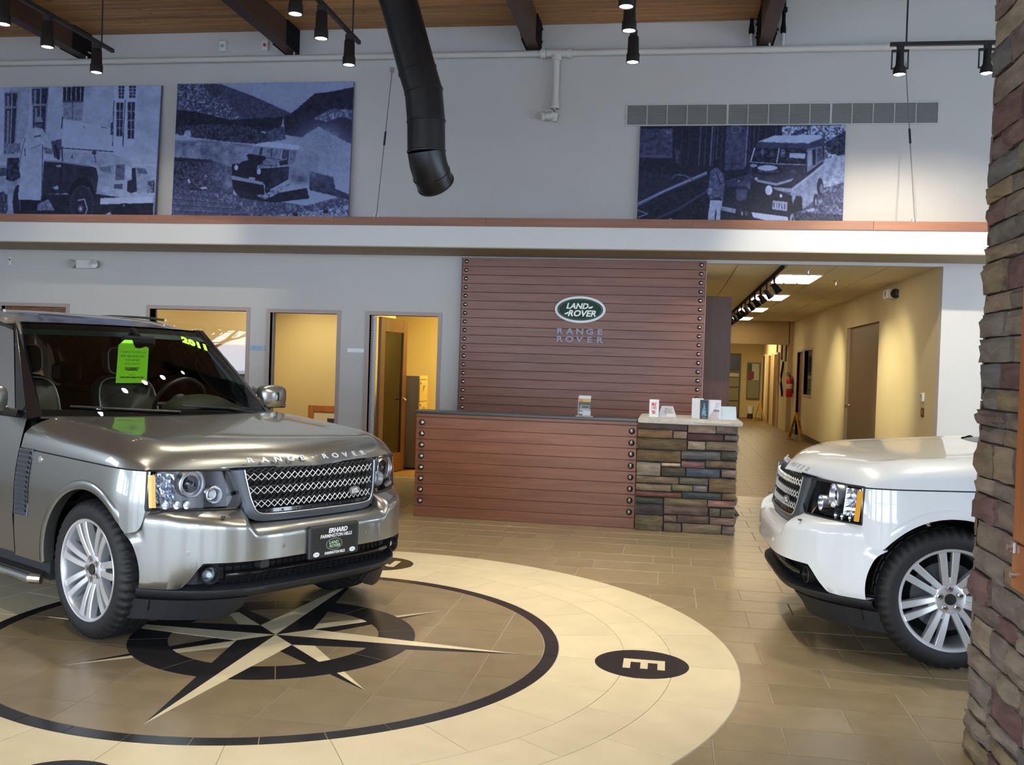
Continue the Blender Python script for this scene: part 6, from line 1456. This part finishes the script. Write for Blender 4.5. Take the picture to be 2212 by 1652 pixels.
    MB().grid([[ws(u, v, -.0045) for v in (.865, .90, .93)] for u in U], flip=False).build('tint_band', mat('teal_tint', (.004, .035, .045), .4), WS)
    rows = [[(-.41-.36*abs(u*.95)**3+.012, u*.85, 1.140), (-.41-.36*abs(u*.95)**3-.012, u*.845, 1.148), (lerp(-.50, -.74, u*u), u*.82, 1.150), (lerp(-.56, -.775, u*u), u*.81, 1.146), (lerp(-.575, -.79, u*u), u*.80, 1.150)] for u in U]
    MB().grid(rows, flip=False).build('cowl_panel', mat('cowl_plastic', (.03, .035, .042), .28), T, 50)
    for s, y0, y1 in ((1, .62, .02), (1, -.02, -.66)):
        pts = [Vector(ws(lerp(y0, y1, t)/.80, .02+.055*t, .012)) for t in np.linspace(0, 1, 9)]
        MB().tube(pts, .008, 6).tube([(-.62, y0, 1.147), tuple(pts[3])], .009, 6).build('wiper', BLACK, T)
    # ---- roof, tailgate, underbody
    zc = lambda x: interp(x, [(-4.0, 1.735), (-3.85, 1.775), (-3.3, 1.812), (-2.6, 1.832), (-2.0, 1.815), (-1.7, 1.79), (-1.5, 1.757), (-1.36, 1.722)])
    rows = []
    for u in np.linspace(-1, 1, 23):
        row = []
        for x in [-1.372, -1.40, -1.45, -1.55, -1.7, -1.9, -2.2, -2.6, -3.0, -3.4, -3.7, -3.86]:
            w = lerp(.648, .695, sstep((-1.37-x)/.2)); xx = x-.055*u*u*sstep((x+1.8)/.4)
            row.append((xx, u*w, zc(x)-(.052*abs(u)**5*sstep((-1.36-x)/.15)+.008*u*u)))
        rows.append(row)
    RF = MB().grid(rows, flip=True).build('roof', paint, T, 50)
    for s in (-1, 1):
        MB().tube([(x, s*.60, zc(x)+.0) for x in np.linspace(-1.75, -3.5, 10)], .010, 6).build('roof_strip', paint, RF)
        rows = [[(x, s*.694, zc(x)-.055), (x-.0, s*.70, zc(x)-.075), (x, s*.672, 1.705)] for x in np.linspace(-1.42, -3.86, 14)]
        MB().grid(rows, flip=(s < 0)).build('roof_rail', PB, T, 50)
    MB().box(-3.86, -3.84, -.62, .62, 1.15, 1.70).build('tailgate_glass', SIDEGLASS, T)
    MB().cbox(-4.05, -3.85, -.86, .86, .62, 1.15, .03).build('tailgate', paint, T); MB().cbox(-4.10, -3.80, -.88, .88, .36, .66, .04).build('rear_bumper', paint, T)
    for s in (-1, 1): MB().cbox(-4.07, -3.95, s*.82-.07, s*.82+.07, .72, 1.1, .015).build('tail_lamp', mat('red_lamp', (.3, .01, .01), .2, coat=.5), T)
    MB().box(-3.9, .30, -.60, .60, .24, .44).build('underbody', BLACKM, T)
    MB().box(-2.40, -.50, -.85, .85, .30, .55).build('floor_pan', BLACKM, T)
    # ---- cabin
    INT = mat('cabin_dark', (.016, .016, .017), .7); PIPING = mat('seat_piping', (.42, .43, .42), .6); SEATM = mat('black_leather', (.014, .014, .015), .5)
    rows = [[(x, y, z) for x, z in ((-.70-.0, 1.135), (-.85, 1.150), (-1.02, 1.145), (-1.07, 1.10), (-1.06, .8))] for y in np.linspace(-.80, .80, 9)]
    for row in rows:
        yy = abs(row[0][1]); row[0] = (-.60-.22*(yy/.8)**2, row[0][1], 1.135)
    DS = MB().grid(rows, flip=False).build('dashboard', mat('olive_dash', (.030, .031, .024), .6), T, 50)
    rows = []
    for k in range(13):
        a = math.pi*k/12; rows.append([(x, .40+.27*math.cos(a), 1.13+h*math.sin(a)**.7) for x, h in ((-.80, .05), (-.88, .10), (-.99, .135), (-1.04, .12), (-1.04, .0))])
    MB().grid(rows, flip=False).build('binnacle', mat('olive_dash'), DS, 50)
    SWc = Vector((-1.23, .40, 1.185)); t = Vector((.40, 0, .92)).normalized(); b_ = Vector((0, 1, 0))
    STW = MB().tube([SWc+(t*math.sin(a)+b_*math.cos(a))*.195 for a in np.linspace(0, 2*math.pi, 33)[:-1]], .016, 8, closed=True).build('steering_wheel', BLACK, T, 60)
    MB().cyl(SWc-Vector((.02, 0, -.01)), SWc+Vector((.04, 0, -.02)), .07, n=18).tube([SWc-b_*.19, SWc, SWc+b_*.19], .016, 6).tube([SWc, SWc-t*.19], .016, 6).build('wheel_spokes', DARKGREY, STW)
    for s in (-1, 1):
        rows = []
        sy = s*.385
        def cush(nm, c, w, h, d_, lean, piping=False, par=T):
            rows = []
            for k in range(25):
                a = 2*math.pi*k/24; cy, cz = math.copysign(abs(math.cos(a))**.45, math.cos(a)), math.copysign(abs(math.sin(a))**.45, math.sin(a))
                rows.append([(c[0]+lean*cz*h+dx*d_, c[1]+cy*w*k_, c[2]+cz*h*k_) for dx, k_ in ((1.0, .0), (1.0, .7), (.8, .94), (.0, 1.0), (-1.0, .93), (-1.0, 0))])
            o = MB().grid(rows, flip=False).build(nm, SEATM, par, 60)
            MB().tube([(r_[2][0]+.004, r_[2][1], r_[2][2]) for r_ in rows[:-1]], .0055, 6, closed=True).build('piping', PIPING, o)
            return o
        ST = cush('seat', (-1.88, sy, 1.03), .25, .34, .07, -.30); cush('headrest', (-1.98, sy, 1.475), .145, .105, .055, -.12); MB().cbox(-1.80, -1.28, sy-.25, sy+.25, .62, .78, .04).build('seat_base', SEATM, T)
    MB().cbox(-3.0, -2.86, -.70, .70, .6, 1.25, .05).build('rear_seat', SEATM, T)
    for s in (-1, 0, 1): MB().cbox(-2.99, -2.88, s*.45-.12, s*.45+.12, 1.27, 1.45, .04).build('rear_headrest', SEATM, T)
    for s in (-1, 1): MB().cbox(-2.6, -.9, s*.79-.02, s*.79+.02, .5, 1.12, .01).build('door_lining', INT, T)
    MB().grid([[(x, y, zc(x)-.045-.02*abs(y/.6)**4) for x in np.linspace(-3.8, -1.42, 10)] for y in np.linspace(-.62, .62, 9)], flip=False).build('headliner', mat('headliner', (.10, .10, .095), .9), T)
    MB().cbox(-1.235, -1.195, -.065, .185, 1.585, 1.655, .015).cyl((-1.215, .06, 1.65), (-1.30, .06, 1.70), .018, n=8).build('rear_view_mirror', BLACKM, T)
    for s in (-1, 1):
        add_wheel(T, 0, s, 0.0, spin); add_wheel(T, -2.88, s, 0.0, spin+.4)
    if plate:
        PM = frameM((.870, .032, .536), (0, 1, 0), (0, 0, 1))
        PL = MB().cbox(.835, .868, .032-.182, .032+.182, .446, .626, .008).build('plate_frame', BLACK, T)
        MB().box(.868, .8685, .032-.158, .032+.158, .466, .608).build('plate_face', mat('plate_black', (.006, .006, .007), .35), PL)
        ptx = lambda bd, sz, y, z, m_, xs=1.0, sh=.2, bo=.0006: text('plate_lettering', bd, sz, m_, PL, frameM((.8688, y+.032, z), (0, 1, 0), (0, 0, 1)), .0004, xs, bo, sh)
        PWH = mat('plate_white', (.82, .84, .88), .4); PGN = mat('plate_green', (.45, .58, .40), .4)
        ptx('ERHARD', .034, .02, .592, PWH, 1.05, .2, .0014); ptx('FARMINGTON HILLS', .026, .008, .564, PWH, .96); ptx('FARMINGTON HILLS', .020, .0, .470, PWH, .80)
        OM = lambda y, z: frameM((.8686, y+.032, z), (0, 1, 0), (0, 0, 1))
        MB().prism(oval(.060, .034, 36), 0, .0006, OM(-.005, .517)).build('plate_oval', mat('plate_oval_grey', (.16, .19, .17), .3), PL); MB().prism(oval(.054, .029, 36), .0006, .0010, OM(-.005, .517)).build('plate_oval', mat('plate_oval_dark', (.012, .025, .016), .3), PL)
        text('plate_lettering', 'LAND', .023, PGN, PL, OM(-.010, .526) @ Matrix.Translation((0, 0, .0012)), .0003, 1.1, .0006, .25); text('plate_lettering', 'ROVER', .023, PGN, PL, OM(-.002, .506) @ Matrix.Translation((0, 0, .0012)), .0003, 1.1, .0006, .25)
        for y in (-.132, .130): MB().prism(oval(.022, .013, 24), 0, .0006, OM(y, .471)).build('plate_oval', PWH, PL); text('plate_lettering', 'LAND', .011, mat('plate_blue', (.25, .42, .55), .4), PL, OM(y, .471) @ Matrix.Translation((0, 0, .0008)), .0002, 1.0, .0002, .2)
    return T, WS, ws
SILVER = mat('champagne_silver_paint', (.27, .272, .255), .30, metal=.85, coat=1.0, noise=(500, .05))
WHITE = mat('white_paint', (.84, .87, .88), .30, coat=1.0)
PA = (-2.572, 5.604, -29.1); PB_ = (1.486, 6.378, 182.0)
SC_, WS_, wsf = build_car('silver_car', 'champagne silver off-roader with a green price tag behind its windscreen', PA, SILVER, 0, True, .35)
build_car('white_car', 'white off-roader half hidden behind the stone column', PB_, WHITE, 1, False, .08)
# year sticker on the windscreen
LIME = mat('lime_sticker', (.36, .85, .02), .5)
SM = frameM(Vector(wsf(.80, .80, .006)), Vector(wsf(.92, .745, .006))-Vector(wsf(.66, .855, .006)), Vector(wsf(.80, .9))-Vector(wsf(.80, .8)))
for k, ch in enumerate('2011'): text('year_digit', ch, .115, LIME, WS_, SM @ Matrix.Translation((-.085+k*.052, 0, 0)), .0006, .80, .009)
# price tag hanging from the mirror
TG = thing('price_tag', 'bright lime green price tag hanging from the silver car\'s mirror', 'tag', (PA[0], PA[1], .003), R(PA[2]))
LT = mat('lime_card', (.30, .95, .03), .6)
def ttf(y, z): return (-1.20-.0*(z-1.6), y, z)
TO = [(-.118, 1.333), (.111, 1.333), (.120, 1.575), (.10, 1.585), (.055, 1.570), (.02, 1.574), (.005, 1.60), (-.005, 1.625), (-.06, 1.625), (-.104, 1.588)]
MB().prism([(y, z) for y, z in TO], 0, .0015, Matrix(((0, 0, 1, -1.185), (1, 0, 0, 0), (0, 1, 0, 0), (0, 0, 0, 1)))).build('card', LT, TG)
TK = mat('tag_ink', (.012, .05, .01), .6); TK2 = mat('tag_faint_ink', (.07, .34, .02), .6)
for bd, sz, z, m_, bo in (("'11 RANGE ROVER LUX", .021, 1.543, TK2, 0), ('SAVE $$$ REAR DVD', .021, 1.515, TK2, .0003), ('WAS $81085', .021, 1.489, TK2, .0003), ('NOW ONLY!!!', .019, 1.463, TK2, 0), ('$68880*', .034, 1.427, TK, .0012), ('EXP 01/31', .012, 1.389, TK2, 0), ('LAND ROVER FARMINGTON HILLS', .0125, 1.371, TK, .0008)):
    text('tag_lettering', bd, sz, m_, TG, frameM((-1.1832, .0, z), (0, 1, 0), (0, 0, 1)), .0003, .92, bo)
MB().tube([(-1.186, .02, 1.60), (-1.19, .05, 1.60)], .002, 5).build('tag_loop', BLACK, TG)
